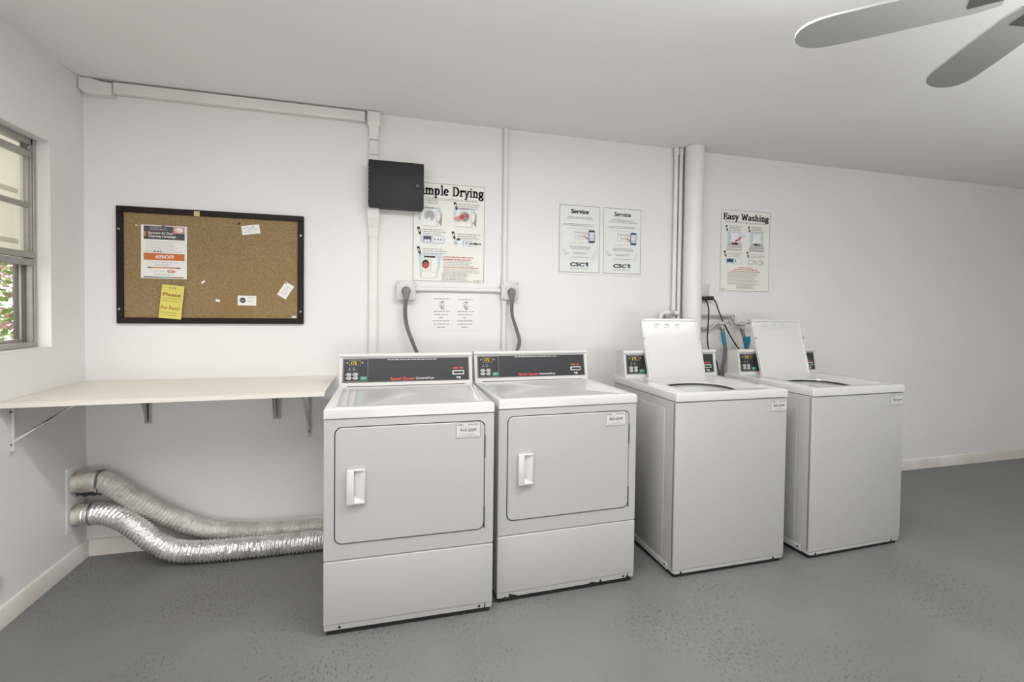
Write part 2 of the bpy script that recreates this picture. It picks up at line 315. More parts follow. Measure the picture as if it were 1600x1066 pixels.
class Sheet:
    """2-D drawing on a plane: u to the right, v up, n out of the sheet."""
    def __init__(s, mb, O=(0, 0, 0), ux=(1, 0, 0), uy=(0, 0, 1), n=(0, -1, 0), step=.0006):
        s.mb = mb; s.O = Vector(O); s.ux = Vector(ux).normalized(); s.uy = Vector(uy).normalized(); s.n = Vector(n).normalized(); s.st = step
    def P(s, u, v, l): return s.O+s.ux*u+s.uy*v+s.n*(s.st*l)
    def poly(s, pts, m, l=1): s.mb.add([s.P(u, v, l) for u, v in pts], [list(range(len(pts)))], m)
    def rect(s, u0, v0, u1, v1, m, l=1): s.poly([(u0, v0), (u1, v0), (u1, v1), (u0, v1)], m, l)
    def rr(s, u0, v0, u1, v1, r, m, l=1): s.poly(rrect(u0, v0, u1, v1, r, 4), m, l)
    def border(s, u0, v0, u1, v1, t, m, l=1):
        s.rect(u0, v0, u1, v0+t, m, l); s.rect(u0, v1-t, u1, v1, m, l); s.rect(u0, v0+t, u0+t, v1-t, m, l); s.rect(u1-t, v0+t, u1, v1-t, m, l)
    def disc(s, u, v, r, m, l=1, ry=None, n=16): s.poly([(u+r*math.cos(2*PI*k/n), v+(ry or r)*math.sin(2*PI*k/n)) for k in range(n)], m, l)
    def line(s, pts, t, m, l=1):
        for (a, b), (c, d) in zip(pts, pts[1:]):
            L = math.hypot(c-a, d-b) or 1; nx, ny = -(d-b)/L*t/2, (c-a)/L*t/2
            s.poly([(a+nx, b+ny), (a-nx, b-ny), (c-nx, d-ny), (c+nx, d+ny)], m, l)
    def text(s, t, u, v, h, m, l=2, align='l', wmax=None, bold=0.0, shear=0.0, rot=0.0):
        vs, fs = text_polys(t, shear, bold)
        x0 = min(p[0] for p in vs); x1 = max(p[0] for p in vs); k = h/.72; kx = k
        if wmax: kx = wmax/(x1-x0)
        w_ = (x1-x0)*kx; off = {'l': 0, 'c': -w_/2, 'r': -w_}[align]; ca, sa = math.cos(rot), math.sin(rot)
        q = [((a-x0)*kx+off, b*k) for a, b in vs]
        s.mb.add([s.P(u+a*ca-b*sa, v+a*sa+b*ca, l) for a, b in q], fs, m)
    def slab(s, t, u, v, h, m, l=2, wmax=None, align='l', pen=.062, thin=.03):
        k = h/.7; W_ = sum(GLY[c][0] if c != ' ' else .34 for c in t); kx = wmax/W_ if wmax else k; x = 0
        off = {'l': 0, 'c': -W_*kx/2}[align]
        for c in t:
            if c == ' ': x += .34; continue
            adv, st = GLY[c]
            for pl in st:
                for (a, b), (e_, d) in zip(pl, pl[1:]):
                    L = math.hypot(e_-a, d-b) or 1; tx, ty = (e_-a)/L, (d-b)/L
                    hw = math.hypot(pen*ty, thin*tx); nx, ny = -ty*hw, tx*hw; ex, ey = tx*thin*.7, ty*thin*.7
                    q = [(a-ex+nx, b-ey+ny), (a-ex-nx, b-ey-ny), (e_+ex-nx, d+ey-ny), (e_+ex+nx, d+ey+ny)]
                    s.poly([(u+off+(x+p)*kx, v+r_*k) for p, r_ in q], m, l)
            x += adv
    def fine(s, u0, u1, v, h, m, l=2, fill=1.0, center=False, rows=1, gap=1.9, seed=1):
        rnd = random.Random(seed)
        for r_ in range(rows):
            wd = (u1-u0)*(fill if rows == 1 else fill*rnd.uniform(.72, 1)); a = (u0+u1)/2-wd/2 if center else u0; e_ = a+wd; vv = v-r_*h*gap
            while a < e_-h*.5:
                c = min(e_, a+h*rnd.uniform(1.2, 4.2)); s.rect(a, vv-h*.36, c, vv+h*.36, m, l); a = c+h*.6
def sheet_mb(W_, H_, m, t=.002):
    mb = MB(); mb.box((0, -t, 0), (W_, 0, H_), m); return mb, Sheet(mb, (0, -t, 0))

# ================================================================ setting
H = 2.447; XR = 7.4; YF = -6.0
mb = MB(); mb.box((-.12, YF, -.06), (XR, .12, 0), FLOOR); struct(mb.build('floor'))
mb = MB(); mb.box((-.12, YF, H), (XR, .12, H+.1), CEIL); struct(mb.build('ceiling'))
mb = MB(); mb.box((-.12, 0, 0), (XR, .12, H), WALL); struct(mb.build('wall_back'))
WZ0, WZ1, WY0, WY1 = 1.105, 2.05, -1.45, -.27
mb = MB()
mb.box((-.12, YF, 0), (0, 0, WZ0), WALL); mb.box((-.12, YF, WZ1), (0, 0, H), WALL); mb.box((-.12, WY1, WZ0), (0, 0, WZ1), WALL); mb.box((-.12, YF, WZ0), (0, WY0, WZ1), WALL)
struct(mb.build('wall_left'))
mb = MB(); mb.box((XR, YF, 0), (XR+.1, .12, H), WALL); struct(mb.build('wall_right'))
mb = MB()                                   # unseen wall behind the camera, with an opening added to let light in
mb.box((-.12, YF-.12, 0), (.7, YF, H), WALL); mb.box((4.1, YF-.12, 0), (XR+.1, YF, H), WALL); mb.box((.7, YF-.12, 2.15), (4.1, YF, H), WALL)
struct(mb.build('wall_front'))
def baseboard(a, b, n, name):
    a, b, n = Vector(a), Vector(b), Vector(n); prof = [(0, 0), (.014, 0), (.014, .068), (.009, .082), (0, .086)]
    mb = MB(); mb.prism([a+n*p+Vector((0, 0, q)) for p, q in prof], b-a, BASE); struct(mb.build(name))
baseboard((.0145, 0, 0), (XR, 0, 0), (0, -1, 0), 'baseboard_back')
baseboard((0, YF, 0), (0, 0, 0), (1, 0, 0), 'baseboard_left')
mb = MB(); mb.box((-9, YF-4, -.1), (-.13, 6, -.02), GRASS); mb.box((-.13, YF-4, -.1), (XR, YF-.13, -.02), GRASS); struct(mb.build('ground'))

# window
win = bpy.data.objects.new('window_1', None); col.objects.link(win); win.location = (0, 0, WZ0); struct(win)
def wbox(mb, y0, y1, z0, z1, x0, x1, m, r=.003): mb.box((x0, y0, z0-WZ0), (x1, y1, z1-WZ0), m, r)
mb = MB()
wbox(mb, -.30, -.27, WZ0, WZ1, -.085, -.055, ALU); wbox(mb, WY0, WY0+.03, WZ0, WZ1, -.085, -.055, ALU)
wbox(mb, WY0, -.27, WZ0, WZ0+.028, -.085, -.05, ALU); wbox(mb, WY0, -.27, WZ1-.03, WZ1, -.085, -.055, ALU)
wbox(mb, -.292, -.276, WZ0, WZ1, -.055, -.049, ALU)
mb.build('frame', win)
mb = MB()
wbox(mb, WY0+.03, -.30, 1.962, 1.992, -.074, -.052, ALU); wbox(mb, WY0+.03, -.30, 1.736, 1.76, -.074, -.056, ALU)
wbox(mb, WY0+.03, -.285, 1.512, 1.54, -.074, -.046, ALU); wbox(mb, WY0+.03, -.285, 1.478, 1.508, -.080, -.050, ALU)
wbox(mb, -.318, -.298, 1.51, 1.99, -.072, -.058, ALU)
mb.build('upper_sash', win)
mb = MB(); wbox(mb, -.326, -.30, 1.99, 2.02, -.08, -.06, ALUD); wbox(mb, -.312, -.306, 1.998, 2.012, -.062, -.054, GALV); mb.build('latch', win)
mb = MB()
wbox(mb, -.310, -.30, WZ0+.02, 1.48, -.094, -.078, ALUD, .001); wbox(mb, -.320, -.310, WZ0+.02, 1.48, -.100, -.084, ALU, .001)
wbox(mb, -.327, -.320, WZ0+.02, 1.48, -.110, -.094, ALUD, .001)
wbox(mb, WY0+.03, -.320, WZ0+.02, WZ0+.042, -.108, -.084, ALU); wbox(mb, WY0+.03, WY0+.06, WZ0+.02, 1.48, -.108, -.084, ALU)
mb.build('lower_sash', win)
mb = MB(); mb.box((-.0665, WY0+.03, 1.54-WZ0), (-.0645, -.318, 1.962-WZ0), GLASS); mb.build('pane', win)
mb = MB(); mb.box((-.099, WY0+.06, .045), (-.097, -.327, 1.478-WZ0), GLASS); mb.build('pane', win)
mb = MB(); mb.box((-.114, WY0+.002, 1.49-WZ0), (-.111, -.272, WZ1-.004-WZ0), BLIND); wbox(mb, WY0+.03, -.29, 1.80, 1.822, -.1112, -.108, BLIND); wbox(mb, WY0+.03, -.29, 1.575, 1.597, -.1112, -.108, BLIND)  # extra strips imitate the soft shadow bands of the rails on the blind
mb.build('blind', win)
mb = MB(); mb.box((-.0505, WY0+.001, .0005), (-.0005, WY1-.001, .003), TRIM); mb.build('sill', win)

# shrub outside
sh = thing('garden_shrub', 'leafy green and pink-red shrub seen outside through the lower window pane', 'shrub', (-.95, 1.0, -.02))
rnd = random.Random(3)
def leaves(name, m, n, sz):
    mb = MB()
    for _ in range(n):
        c = Vector((rnd.gauss(0, .32), rnd.gauss(0, .55), rnd.uniform(.55, 1.9))); c.x = max(-1.2, min(.28, c.x))
        d = Vector((rnd.gauss(0, 1), rnd.gauss(0, 1), rnd.gauss(-.2, .7))).normalized(); e_ = d.cross(Vector((rnd.gauss(0, 1), rnd.gauss(0, 1), rnd.gauss(0, 1)))).normalized(); q = d.cross(e_)
        L = sz*rnd.uniform(.6, 1.3); wd = L*.28
        mb.add([c, c+d*L*.35+e_*wd+q*L*.06, c+d*L*.75+e_*wd*.7+q*L*.04, c+d*L, c+d*L*.75-e_*wd*.7+q*L*.04, c+d*L*.35-e_*wd+q*L*.06], [(0, 1, 2, 3), (0, 3, 4, 5)], m)
    return mb.build(name, sh, smooth=80)
leaves('foliage', LEAFG, 2600, .045); leaves('foliage', LEAFR, 1500, .05); leaves('foliage', LEAFY, 1500, .045)
for pts in ([(0, 0, 0), (.05, -.1, .6), (.12, -.25, 1.1), (.05, -.1, 1.7)], [(-.1, .1, 0), (.1, .3, .8), (.18, .15, 1.35), (.3, -.1, 1.6)]):
    mb = MB(); mb.tube(spline(pts), .02, BARK, 10); mb.build('branch', sh)

# ================================================================ shelf with brackets
sh = thing('wall_shelf', 'long cream wall shelf under the cork board left of the dryers', 'shelf', (0, 0, .89))
SD = .60
mb = MB(); mb.prism([(.002, -SD-.028, 0), (1.21, -SD, 0), (1.21, -.002, 0), (.002, -.002, 0)], (0, 0, .02), SHELF); mb.build('board', sh)
def bracket(name, T, vleg, reach, width, screws, strut=True):
    """T maps (along wall, out from wall, up) to shelf space"""
    mb = MB(); P = lambda a, o, z: T(a, o, z)
    def slab8(a0, a1, o0, o1, z0, z1): 
        vs = [P(a, o, z) for z in (z0, z1) for o in (o0, o1) for a in (a0, a1)]
        mb.add(vs, [(0, 2, 3, 1), (4, 5, 7, 6), (0, 1, 5, 4), (2, 6, 7, 3), (0, 4, 6, 2), (1, 3, 7, 5)], BRACK)
    h = width/2
    slab8(-h, h, .001, .004, -vleg, -.001); slab8(-h, h, .001, reach+.02, -.004, -.0005)
    slab8(-.0015, .0015, .004, .016, -vleg+.02, -.004)
    if strut:
        q = [P(a, o, z) for (o, z) in ((.004, -vleg+.045), (.004, -vleg+.06), (reach, -.004), (reach-.014, -.004)) for a in (-h*.45, h*.45)]
        mb.add(q, [(0, 2, 4, 6), (1, 7, 5, 3), (0, 1, 3, 2), (2, 3, 5, 4), (4, 5, 7, 6), (6, 7, 1, 0)], BRACK)
    else:
        q = [P(a, o, z) for a in (-.0015, .0015) for (o, z) in ((.004, -vleg+.01), (.02, -vleg+.005), (reach, -.02), (reach, -.004), (.004, -.004))]
        mb.add(q, [(0, 1, 2, 3, 4), (9, 8, 7, 6, 5)]+[(i, (i+1) % 5, 5+(i+1) % 5, 5+i) for i in range(5)], BRACK)
        for sg in (-1, 1):
            q = [P(a, o, z) for (a, o, z) in ((sg*h, .004, -.004), (sg*h*.6, .004, -vleg), (sg*h*.6, .014, -vleg+.004), (sg*h, .05, -.004))]
            mb.add(q, [(0, 1, 2, 3)], BRACK)
    br = mb.build(name, sh)
    for z in screws:
        mb = MB(); mb.cyl(P(0 if strut else -.004, .002, z), P(0 if strut else -.004, .008, z), .0055, SCREW, 10); mb.build('screw', br)
bracket('bracket', lambda a, o, z: (o, -.545+a, z), .212, .235, .018, (-.03, -.165))
bracket('bracket', lambda a, o, z: (.276+a, -o, z), .215, .13, .034, (-.11,), False)
bracket('bracket', lambda a, o, z: (.897+a, -o, z), .222, .12, .046, (-.17,), False)
bracket('bracket', lambda a, o, z: (1.066+a, -o, z), .335, .33, .026, (-.30, -.05))

# ================================================================ machines
def console(par, x0, x1, yb, zb, yt, zt, yr, module, washer=False):
    mb = MB(); e_ = .012
    body = [(yb, zb), (yt-.004, zt-.016), (yt-.007, zt-.010), (yt-.005, zt-.003), (yt+.002, zt), (yr, zt-.006), (yr, zb)]
    mb.prism([(x0, y, z) for y, z in body][::-1], (x1-x0, 0, 0), CONS)
    sl = Vector((0, yt-.004-yb, zt-.016-zb)); L = sl.length; sl.normalize(); n = Vector((0, -sl.z, sl.y))
    for a, b_ in ((x0, x0+e_), (x1-e_, x1)):
        o = Vector((a, yb, zb)); mb.prism([o, o+sl*L, o+sl*L+n*.004, o+n*.005], (b_-a, 0, 0), CONS)
    o = Vector((x0, yb, zb)); mb.prism([o, o+sl*.016, o+sl*.016+n*.004, o+n*.005], (x1-x0, 0, 0), CONS)
    mb.prism([Vector((x0-.003, y, z)) for y, z in ((yt-.012, zt-.016), (yt-.015, zt-.009), (yt-.012, zt-.001), (yt-.004, zt+.003), (yt+.004, zt-.002), (yt-.002, zt-.016))][::-1], (x1-x0+.006, 0, 0), CONS)
    c = mb.build('console', par)
    W_ = x1-x0; pu0, pu1, pv0, pv1 = x0+.0155, x1-.0155, .018, L-.008
    pw, ph = pu1-pu0, pv1-pv0
    mb = MB(); s = Sheet(mb, Vector((pu0, yb, zb))+sl*pv0+n*.0005, (1, 0, 0), sl, n)
    s.rect(0, 0, pw, ph, PANEDGE, 1); s.rect(.004, .004, pw-.004, ph-.003, PANEL, 2)
    s.fine(pw*.34, pw*.74, ph*.93, ph*.045, INKL, 3, seed=11, fill=.98)
    if not washer:
        s.text('Speed Queen', pw*.365, ph*.075, ph*.115, REDB, 4, wmax=pw*.185, bold=.03)
        s.text('Commercial Dryer', pw*.562, ph*.09, ph*.08, WHITE, 4, wmax=pw*.15, bold=.01)
    mb.build('control_panel', c)
    kw = .122
    mb = MB(); s = Sheet(mb, Vector((pu0, yb, zb))+sl*pv0+n*.0005, (1, 0, 0), sl, n)
    s.rect(.003, .004, kw, ph-.004, PANEDGE, 4); s.rect(.006, .008, kw-.003, ph-.007, PANEL2, 5)
    s.rect(.031, ph*.70, .086, ph*.92, PANEDGE, 6); s.rect(.034, ph*.72, .083, ph*.90, AMBER, 7)
    s.text('175', .042, ph*.745, ph*.13, DIGIT, 8, wmax=.025, bold=.0)
    for u in (.021, .094): s.disc(u, ph*.82, .0035, INKL, 6)
    for u in (.034, .054): s.disc(u, ph*.60, .002, INKL, 6); s.fine(u-.007, u+.007, ph*.53, .004, INKM, 6, seed=int(u*1000))
    mb.build('keypad', c)
    for u in (.030, .062):
        for v in (.19, .34):
            mb = MB(); s = Sheet(mb, Vector((pu0, yb, zb))+sl*pv0+n*.0005, (1, 0, 0), sl, n)
            s.rr(u-.011, ph*v-.008, u+.011, ph*v+.008, .006, BUTTON, 7); s.disc(u-.004, ph*v, .0035, INKG, 8, .005); s.disc(u+.005, ph*v, .0025, INKG, 8, .004); s.rect(u-.0165, ph*v-.003, u-.0135, ph*v+.003, INKL, 6)
            mb.build('button', c)
    mb = MB(); s = Sheet(mb, Vector((pu0, yb, zb))+sl*pv0+n*.0005, (1, 0, 0), sl, n)
    s.rr(.084, ph*.09, .116, ph*.25, .004, GREEN, 7); s.fine(.092, .112, ph*.17, .006, INKL, 8, seed=4)
    mb.build('button', c)['label'] = 'green start button'
    cu0, cu1 = pw-.09, pw-.028
    if washer: cu0, cu1 = pw-.078, pw-.022
    mb = MB(); s = Sheet(mb, Vector((pu0, yb, zb))+sl*pv0+n*.0005, (1, 0, 0), sl, n)
    q = [s.P(u, v, 2) for u, v in ((cu0, ph*.24), (cu1, ph*.24), (cu1, ph*.42), (cu0, ph*.42))]
    mb.prism(q[::-1], n*.006, PLAS)
    s.rect(cu0+.006, ph*.285, cu1-.004, ph*.375, BLACK, 14)
    s.fine(cu0+.004, cu1-.004, ph*.53, ph*.075, REDB, 3, seed=5); s.disc(cu0+.026, ph*.13, .004, WHITE, 3); s.disc(cu0+.038, ph*.11, .0065, WHITE, 3, .006); s.disc(cu0+.0385, ph*.09, .003, PANEL, 4)
    mb.build('card_slot', c)
    return c
def sticker(par, x, z, w_, h_, code, y):
    mb = MB(); mb.box((x, y-.0008, z), (x+w_, y, z+h_), STIK); s = Sheet(mb, (x, y-.0008, z))
    s.border(0, 0, w_, h_, .0022, INKG); s.text('CSC', .006, h_*.80, h_*.09, INK, wmax=w_*.19, bold=.01, shear=.1); s.disc(w_*.28, h_*.845, .0025, INKG, 2)
    s.fine(w_*.5, w_*.94, h_*.85, h_*.075, INKG, seed=2); s.fine(w_*.12, w_*.5, h_*.70, h_*.04, INKM, seed=3)
    s.text(code, w_*.5, h_*.40, h_*.20, INK, align='c', wmax=w_*.66, bold=.0)
    s.fine(w_*.2, w_*.8, h_*.25, h_*.05, INKM, fill=.7, center=True, seed=6); s.fine(w_*.1, w_*.9, h_*.13, h_*.05, INKM, seed=8)
    return mb.build('sticker', par)
def cabinet(par, W_, D_, z0, z1, yf):
    mb = MB(); mb.box((.002, yf, z0), (W_-.002, D_, z1), ENAM, .008, 3); return mb.build('cabinet', par)

DW, DD = .683, .71
def dryer(label, loc, rot, code, chips=()):
    t = thing('clothes_dryer', label, 'dryer', loc, rot, 'white coin-laundry dryers')
    mb = MB(); mb.box((.012, .014, 0), (DW-.012, DD-.02, .024), BLACK); mb.build('shaded_gap_base', t)  # black block stands in for feet and the shade in the gap below
    cabinet(t, DW, DD, .022, .868, .006)
    # front panel with a rounded door cut-out
    dx0, dx1, dz0, dz1 = .040, .643, .366, .836
    mb = MB(); N = 7
    o = rrect(.001, .3035, DW-.001, .868, .006, N); i_ = rrect(dx0, dz0, dx1, dz1, .030, N)
    o2 = rrect(.0035, .306, DW-.0035, .8655, .005, N)
    mb.loft([[(x, .012, z) for x, z in o], [(x, .003, z) for x, z in o], [(x, 0, z) for x, z in o2], [(x, 0, z) for x, z in i_], [(x, .0055, z) for x, z in i_]], ENAM)
    mb.build('front_panel', t)
    mb = MB(); mb.box((dx0-.004, .0052, dz0-.004), (dx1+.004, .0068, dz1+.004), GASK); mb.build('door_gasket', t)
    g = .0042; mb = MB(); r0 = rrect(dx0+g, dz0+g, dx1-g, dz1-g, .027, N); r1 = rrect(dx0+g+.003, dz0+g+.003, dx1-g-.003, dz1-g-.003, .024, N)
    mb.loft([[(x, .005, z) for x, z in r0], [(x, -.002, z) for x, z in r0], [(x, -.005, z) for x, z in r1]], ENAM, cap1=True)
    d = mb.build('door', t)
    # pull handle with a scooped recess
    hx, hz, hw, hh = .088, .529, .069, .138
    mb = MB(); yF = -.027
    mb.box((hx, yF, hz), (hx+.028, -.004, hz+hh), PLAS, .004); mb.box((hx+.02, -.021, hz), (hx+hw, -.004, hz+.010), PLAS, .003)
    mb.box((hx+.02, -.021, hz+hh-.007), (hx+hw, -.004, hz+hh), PLAS, .003); mb.box((hx+hw-.005, -.019, hz), (hx+hw, -.004, hz+hh), PLAS, .002)
    a = [(hx+.024, -.0065, hz+.03), (hx+hw-.003, -.0175, hz+.008), (hx+hw-.003, -.0175, hz+hh-.006), (hx+.024, -.0065, hz+hh-.012)]
    mb.add(a, [(0, 1, 2, 3)], PLAS); mb.add([(hx+.024, -.0065, hz+.03), (hx+.024, -.020, hz+.009), (hx+hw-.003, -.0175, hz+.008)], [(0, 1, 2)], PLAS)
    mb.build('handle', d)
    sticker(d, .518, .766, .103, .066, code, -.0052)
    for z in (.372, .676):
        mb = MB(); mb.box((dx1-.004, -.004, z), (dx1+.001, .006, z+.095), GASK, .001); mb.build('hinge', t)
    mb = MB(); mb.box((.001, -.001, .045), (DW-.001, .02, .2995), ENAM, .005, 3)
    mb.prism([(.004, .004, .046), (.004, .001, .046), (.004, .004, .0225), (.004, .012, .0225)], (DW-.008, 0, 0), ENAM)
    for x, w_, h_ in chips: mb.add([(x, .0008, .0224), (x+w_, .0008, .0224), (x+w_*.8, .0004, .0224+h_*.5), (x+w_*.35, .0004, .0224+h_), (x+w_*.1, .0004, .0224+h_*.4)], [(0, 1, 2, 3, 4)], BLACK)
    lp = mb.build('lower_panel', t)
    for x in (.062, .625): mb = MB(); mb.cyl((x, .0035, .033), (x, .0015, .033), .0055, BLACK, 12); mb.build('screw', lp)
    mb = MB(); mb.box((.646, .0015, .0226), (.651, .006, .042), BLACK); mb.build('notch', lp)
    # worktop with raised rim
    mb = MB(); N = 4; Z = .911
    rings = [(0, 0, .8705, .004), (0, 0, .901, .006), (.003, .003, .908, .007), (.009, .009, Z, .008), (.040, .036, Z, .012), (.050, .046, Z-.004, .014)]
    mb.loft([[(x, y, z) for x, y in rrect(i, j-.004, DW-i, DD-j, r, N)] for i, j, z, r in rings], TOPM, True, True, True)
    mb.build('worktop', t)
    console(t, .006, DW-.006, .570, .909, .608, 1.0705, .70, None)
    return t
D1 = dryer('leftmost white dryer numbered 914, standing beside the wall shelf', (1.2508, -1.0172, 0), R(-.46), '914-GDM')
D2 = dryer('white dryer numbered 865, second from the left, beside a washer with its lid up', (1.9611, -.9763, 0), R(1.177), '865-GDM', ((.052, .05, .012), (.03, .02, .006), (.44, .05, .008), (.50, .012, .018), (.635, .03, .010), (.12, .10, .003)))

WW, WD = .668, .692
def washer(label, loc, rot, code):
    t = thing('washing_machine', label, 'washing machine', loc, rot, 'white top-loading washers')
    mb = MB(); mb.box((.014, .016, 0), (WW-.014, WD-.02, .022), BLACK); mb.build('shaded_gap_base', t)  # black block fills the floor gap with its shade, in place of feet
    cabinet(t, WW, WD-.01, .020, .868, .004)
    mb = MB(); mb.box((.002, .0, .036), (WW-.002, .03, .8665), ENAM, .007, 3); mb.box((.012, .003, .0195), (WW-.012, .02, .04), ENAM, .002)
    f = mb.build('front_panel', t)
    for x in (.045, .600): mb = MB(); mb.cyl((x, .005, .026), (x, .0015, .026), .006, BLACK, 12); mb.build('screw', f)
    sticker(f, .560, .796, .102, .062, code, -.0004)
    mb = MB(); mb.box((-.0015, .10, .075), (.004, .46, .82), ENAM, .0012); mb.box((-.001, .055, .022), (.004, .64, .052), ENAM, .001); sp = mb.build('side_panel', t)
    for y in (.075, .37): mb = MB(); mb.cyl((-.0005, y, .040), (-.003, y, .040), .005, BLACK, 10); mb.build('screw', sp)
    # worktop with a sunken well and drum opening
    mb = MB(); N = 8; Z = .911
    def ring(x0, y0, x1, y1, r, z): return [(x, y, z) for x, y in rrect(x0, y0, x1, y1, r, N)]
    mb.loft([ring(0, -.004, WW, WD, .006, .8705), ring(0, -.004, WW, WD, .008, .902), ring(.003, -.001, WW-.003, WD-.003, .009, .908), ring(.009, .006, WW-.009, WD-.006, .012, Z),
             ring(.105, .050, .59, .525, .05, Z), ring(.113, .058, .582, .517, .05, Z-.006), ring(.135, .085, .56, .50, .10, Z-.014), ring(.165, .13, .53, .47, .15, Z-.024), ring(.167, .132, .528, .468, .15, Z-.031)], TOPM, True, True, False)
    mb.build('worktop', t)
    mb = MB(); mb.loft([ring(.1675, .1325, .5275, .4675, .15, Z-.030), ring(.175, .14, .52, .46, .15, Z-.09), ring(.13, .10, .56, .50, .16, Z-.12), ring(.13, .10, .56, .50, .16, .45)], DARKM, True, False, True); mb.build('drum', t)
    c = console(t, .021, .694-.03, .578, .909, .606, 1.0655, .686, None, True)
    # lid standing open
    lx0, lx1, hy, hz, LL = .148, .548, .522, .895, .381
    th = math.atan2(.1057, .368); sl = Vector((0, math.sin(th), math.cos(th))); n = Vector((0, -math.cos(th), math.sin(th)))
    O = Vector((lx0, hy, hz)); w_ = lx1-lx0
    mb = MB(); Pt = lambda u, v, d: O+Vector((1, 0, 0))*u+sl*v+n*d
    def prof(i, rt_, rb):
        out = []
        for cx, cy, r, a in ((w_-i-rt_, LL-i-rt_, rt_, 0), (i+rt_, LL-i-rt_, rt_, 90), (i+rb, i+rb, rb, 180), (w_-i-rb, i+rb, rb, 270)):
            for k in range(7): q = R(a+15*k); out.append((cx+r*math.cos(q), cy+r*math.sin(q)))
        # small step at mid height: lower half a little narrower
        return [((u+(.007 if v < LL*.66 and u < w_/2 else 0) - (.0 if u < w_/2 else 0)), v) for u, v in out]
    A = prof(0, .030, .008); B = prof(.004, .027, .007); C_ = prof(.013, .020, .006); D_ = prof(.017, .017, .006)
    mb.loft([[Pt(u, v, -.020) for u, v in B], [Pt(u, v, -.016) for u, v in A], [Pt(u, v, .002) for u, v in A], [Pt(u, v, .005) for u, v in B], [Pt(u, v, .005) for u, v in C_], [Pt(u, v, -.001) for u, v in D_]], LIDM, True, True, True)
    ld = mb.build('lid', t)
    mb = MB(); s = Sheet(mb, Pt(0, 0, -.0008), (1, 0, 0), sl, n)
    s.rect(w_*.17, LL*.835, w_*.72, LL*.93, LIDM, 1)
    for k in range(3):
        u = w_*(.185+.18*k); s.fine(u, u+w_*.15, LL*.862, .004, INKL, seed=k+1, rows=2, gap=1.5); s.poly([(u+.01, LL*.885), (u+.05, LL*.885), (u+.045, LL*.915), (u+.02, LL*.90)], INKL, 2); s.line([(u+.012, LL*.90), (u+.052, LL*.92)], .002, INKG, 3)
    mb.build('sticker', ld)
    for u in (.006, w_-.006):
        mb = MB(); mb.cyl(Pt(u, LL*.67, .004), Pt(u, LL*.67, .010), .0055, ZINC, 12); mb.build('bumper', ld)
    for u in (.035, w_-.035):
        mb = MB(); mb.cyl(Pt(u-.02, -.002, -.012), Pt(u+.02, -.002, -.012), .008, PLAS, 12); mb.build('hinge', ld)
    return t
W1 = washer('white washer with its lid up standing right beside the second dryer', (2.8358, -.9972, 0), R(.4), '905-GDM')
W2 = washer('rightmost white washer with its lid up, nearest the bare stretch of wall', (3.6429, -1.0174, 0), R(1.711), '903-GDM')

# ================================================================ foil exhaust ducts
def duct(label, path, collar_to, y, z, m, cm, seed):
    t = thing('exhaust_duct', label, 'duct', (0.008, y, z), 0, 'foil dryer exhaust ducts'); o = Vector((.008, y, z))
    mb = MB(); mb.cyl((0, 0, 0), (collar_to, 0, 0), .052, cm, 28); mb.cyl((collar_to-.012, 0, 0), (collar_to, 0, 0), .0535, cm, 28); mb.build('collar', t)
    AMP = .0042 if m is FOIL else .0030; p = spline([Vector(q)-o for q in path], 90); rnd = random.Random(seed)
    out = [p[0]]; acc = 0
    for a, b_ in zip(p, p[1:]):
        acc += (b_-a).length
        if acc > .0036: out.append(b_); acc = 0
    n = 30; rings = []; prev = None; L = 0
    for i, c in enumerate(out):
        tg = (out[min(i+1, len(out)-1)]-out[max(i-1, 0)]).normalized()
        nr = Vector((0, 0, 1)) if prev is None else prev; nr = (nr-tg*nr.dot(tg)).normalized(); prev = nr; bi = tg.cross(nr)
        L += (c-out[i-1]).length if i else 0
        ring = []
        for k in range(n):
            a = 2*PI*k/n; rr_ = .0505+AMP*math.sin(2*PI*L/.0185+a+.35*math.sin(3*a+L*25))+rnd.uniform(-.0011, .0011)
            ring.append(c+(nr*math.cos(a)+bi*math.sin(a))*rr_)
        rings.append(ring)
    mb = MB(); mb.loft(rings, m, True, False, False); mb.build('hose', t, smooth=80)
    mb = MB(); c = out[3]; mb.cyl((collar_to+.001, 0, 0), (collar_to+.009, 0, 0), .0555, ZINC if m is FOIL else CORDG, 28); mb.build('clamp', t)
    if m is FOILD:                            # dark lint packed under the upper collar
        mb = MB(); rr2 = random.Random(5); ps = [(.004+.013*k, .012*rr2.uniform(-1, 1), -.064+.006*rr2.uniform(-1, 1)) for k in range(10)]
        mb.tube(ps, .012, GASK, 9, rfun=lambda L, i: .011*rr2.uniform(.7, 1.2)*(1 if i < 7 else .6)); mb.build('lint', t)['label'] = 'dark clump of lint'
    return t
duct('dusty foil exhaust duct, the upper one, lying against the wall behind the shinier duct', [(.10, -.112, .418), (.16, -.11, .393), (.265, -.10, .300), (.417, -.085, .186), (.56, -.083, .112), (.72, -.086, .076), (.9, -.088, .062), (1.15, -.091, .060), (1.4, -.094, .060), (1.7, -.095, .060), (2.15, -.10, .060)], .10, -.112, .42, FOILD, DUST, 1)
duct('shiny silver foil exhaust duct, the lower one, curving down onto the floor in front', [(.058, -.112, .255), (.12, -.122, .258), (.20, -.145, .238), (.29, -.172, .185), (.375, -.20, .120), (.47, -.222, .074), (.60, -.236, .060), (.80, -.243, .057), (1.15, -.248, .057), (1.6, -.248, .057)], .062, -.112, .255, FOIL, DUST, 2)
mb = MB(); mb.box((0, -.176, .185), (.004, -.004, .505), WALL, .0015); tag(mb.build('vent_plate'), 'white square plate on the left wall behind the two exhaust ducts', 'wall plate')
